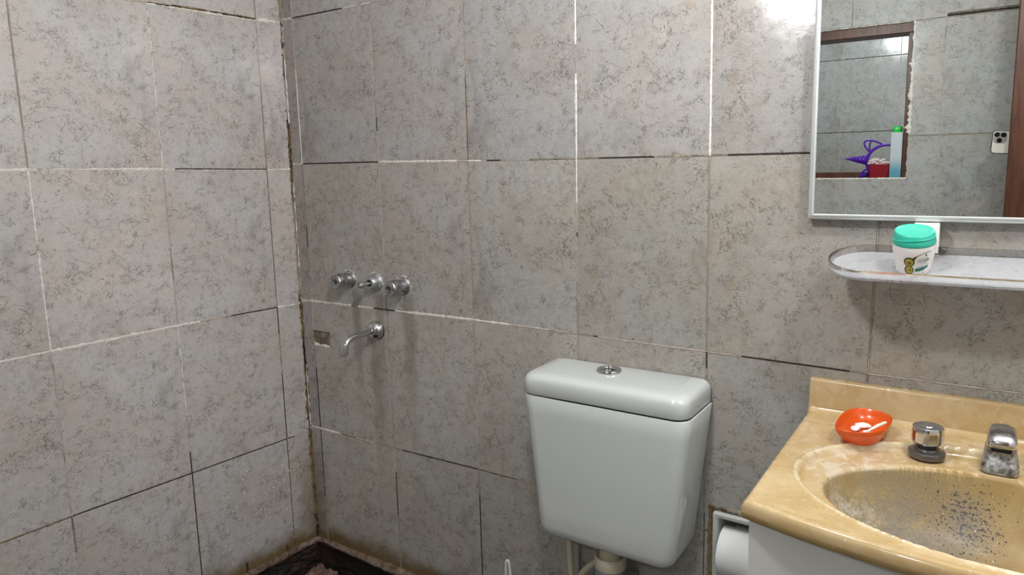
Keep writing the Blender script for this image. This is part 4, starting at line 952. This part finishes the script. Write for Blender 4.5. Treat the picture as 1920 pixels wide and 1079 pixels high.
for i in range(16):
    x, y = r5.uniform(1.326, 1.372), r5.uniform(-1.664, -1.634); z = -.052 + r5.uniform(-.004, .016); a = r5.uniform(-.5, 1.0); l_ = r5.uniform(.012, .02)
    tube(bm, spline([(x - l_ * math.cos(a), y, z - l_ * math.sin(a) * .4), (x, y + r5.uniform(-.006, .006), z + .004), (x + l_ * math.cos(a), y, z + l_ * math.sin(a) * .4)], 4), .0035, 6)
bmesh.ops.create_icosphere(bm, subdivisions=2, radius=1, matrix=Matrix.Translation((1.349, -1.648, -.066)) @ Matrix.Diagonal((.028, .016, .018, 1)))
o = obj('crumpled_tissue', bm, mat('pinkish_tissue', (.74, .60, .60), .8)); o['kind'] = 'thing'; tag(o, 'pale pink crumpled tissue filling the small red box', 'tissue')
ct = thing('carton', 'tall white and blue carton upright on the sill by the wall edge', 'carton', (1.400, -1.645, ZS))
CM = mat('white_blue_card', (.7, .74, .78), .4); t = NT(CM); s = t.sep(t.pos()); f_ = t.ramp(s[2], -.02, -.085); t.color(t.mix(f_, (.50, .54, .57), (.10, .30, .40)))
bm = bmesh.new(); box(bm, 1.3835, 1.4215, -1.668, -1.618, ZS, .0605, .0012, 1); obj('carton_body', bm, CM, ct)
bm = bmesh.new(); box(bm, 1.3845, 1.4205, -1.667, -1.619, .0604, .0615); obj('top_flap', bm, mat('white_card', (.75, .76, .78), .5), ct, smooth=False)
gc = bmesh.new(); loft(gc, [rrect(1.3875, 1.4135, -1.660, -1.628, .0616, (.008,) * 4, 4), rrect(1.3865, 1.4150, -1.661, -1.627, .066, (.009,) * 4, 4), rrect(1.3865, 1.4160, -1.661, -1.627, .079, (.009,) * 4, 4), rrect(1.389, 1.414, -1.659, -1.629, .084, (.009,) * 4, 4), rrect(1.394, 1.409, -1.654, -1.634, .0848, (.006,) * 4, 4)])
tag(obj('green_cap', gc, mat('bright_green_plastic', (.01, .50, .06), .3), angle=60), 'bright green plastic cap lying on top of the white and blue carton', 'cap')

# phone that takes the picture, seen in the mirror
ph = thing('phone', 'silver phone with three lenses held sideways beside the brown door', 'phone', (1.765, -1.42, .012), rot=(0, .06, 0))
bm = bmesh.new(); loft(bm, [[Vector((p.x, y, p.y)) for p in rrect(-.073 + i_, .073 - i_, -.0365 + i_, .0365 - i_, 0, (.011,) * 4, 5)] for y, i_ in ((-.0050, .001), (-.0042, 0), (.0026, 0), (.0034, .001))])
obj('case', bm, mat('dark_edge', (.02, .02, .02), .3), ph, local=True)
bm = bmesh.new(); loft(bm, [[Vector((p.x, y, p.y)) for p in rrect(-.0705, .0705, -.034, .034, 0, (.009,) * 4, 5)] for y in (.0030, .0040)]); obj('back_glass', bm, mat('silver_glass', (.66, .63, .55), .25), ph, local=True)
bm = bmesh.new(); loft(bm, [[Vector((p.x, y, p.y)) for p in rrect(-.0690, -.0345, -.0035, .0320, 0, (.009,) * 4, 5)] for y in (.0036, .0052)]); bump_ = obj('camera_plate', bm, mat('camera_plate', (.40, .38, .34), .2, .4), ph, local=True)
for dx, dz in ((-.0605, .0235), (-.0435, .0225), (-.0525, .0055)):
    bm = bmesh.new(); lathe(bm, [(.0072, .0045), (.0074, .0064), (.0058, .0066), (.0050, .0058), (.001, .0057)], (dx, 0, dz), (0, 1, 0), 24); obj('lens', bm, mat('lens_black', (.01, .01, .012), .08), bump_, local=True)

# ------------------------------------------------------------------ lamps
def bulb_mat(name, power, r, col):
    m = bpy.data.materials.new(name); m.use_nodes = True; nt = m.node_tree; nt.nodes.clear()
    e = nt.nodes.new('ShaderNodeEmission'); e.inputs[0].default_value = (*col, 1); e.inputs[1].default_value = power / (4 * PI * r * r) / PI
    ou = nt.nodes.new('ShaderNodeOutputMaterial'); nt.links.new(e.outputs[0], ou.inputs[0]); return m
def bulb(L_, label, col, cord_to=None, arm=None):
    x, y, z = L_['loc']; r = L_['r']
    t_ = thing('ceiling_lamp' if cord_to else 'wall_lamp', label, 'lamp', (x, y, cord_to or z))
    bm = bmesh.new(); lathe(bm, [(.0005, -r)] + [(r * math.cos(a), r * math.sin(a)) for a in [(-PI / 2 + PI * .86 * k / 16) for k in range(1, 17)]] + [(.014, r * 1.15)], (x, y, z), seg=32); obj('bulb', bm, bulb_mat('lit_bulb', L_['power'], r, col), t_)
    bm = bmesh.new(); lathe(bm, [(.0145, r * .98), (.017, r * 1.02), (.017, r * 1.02 + .035), (.010, r * 1.02 + .045)], (x, y, z)); obj('socket', bm, WHITEP, t_)
    bm = bmesh.new()
    if cord_to: tube(bm, [(x, y, z + r + .04), (x, y, cord_to)], .003, 8); obj('cord', bm, WHITEP, t_)
    else: tube(bm, spline([(x, y, z + r + .04), (x + .03, y, z + r + .07), (x + .18, y, z + r + .06), (2.299, y, z + r + .03)], 6), .007, 10); lathe(bm, [(.035, 0), (.035, .008), (.02, .014)], (2.299, y, z + r + .03), (-1, 0, 0)); obj('arm', bm, WHITEP, t_)
bulb(CEILING_BULB, 'bare lit bulb hanging from the ceiling in the middle of the room', (1, .995, .985), CEIL)
bulb(WALL_BULB, 'lit round bulb on an arm fixed to the right wall', (1, .995, .985))
bulb(FAR_BULB, 'bare lit bulb hanging in the room beyond the opening', (.92, .97, 1), CEIL)
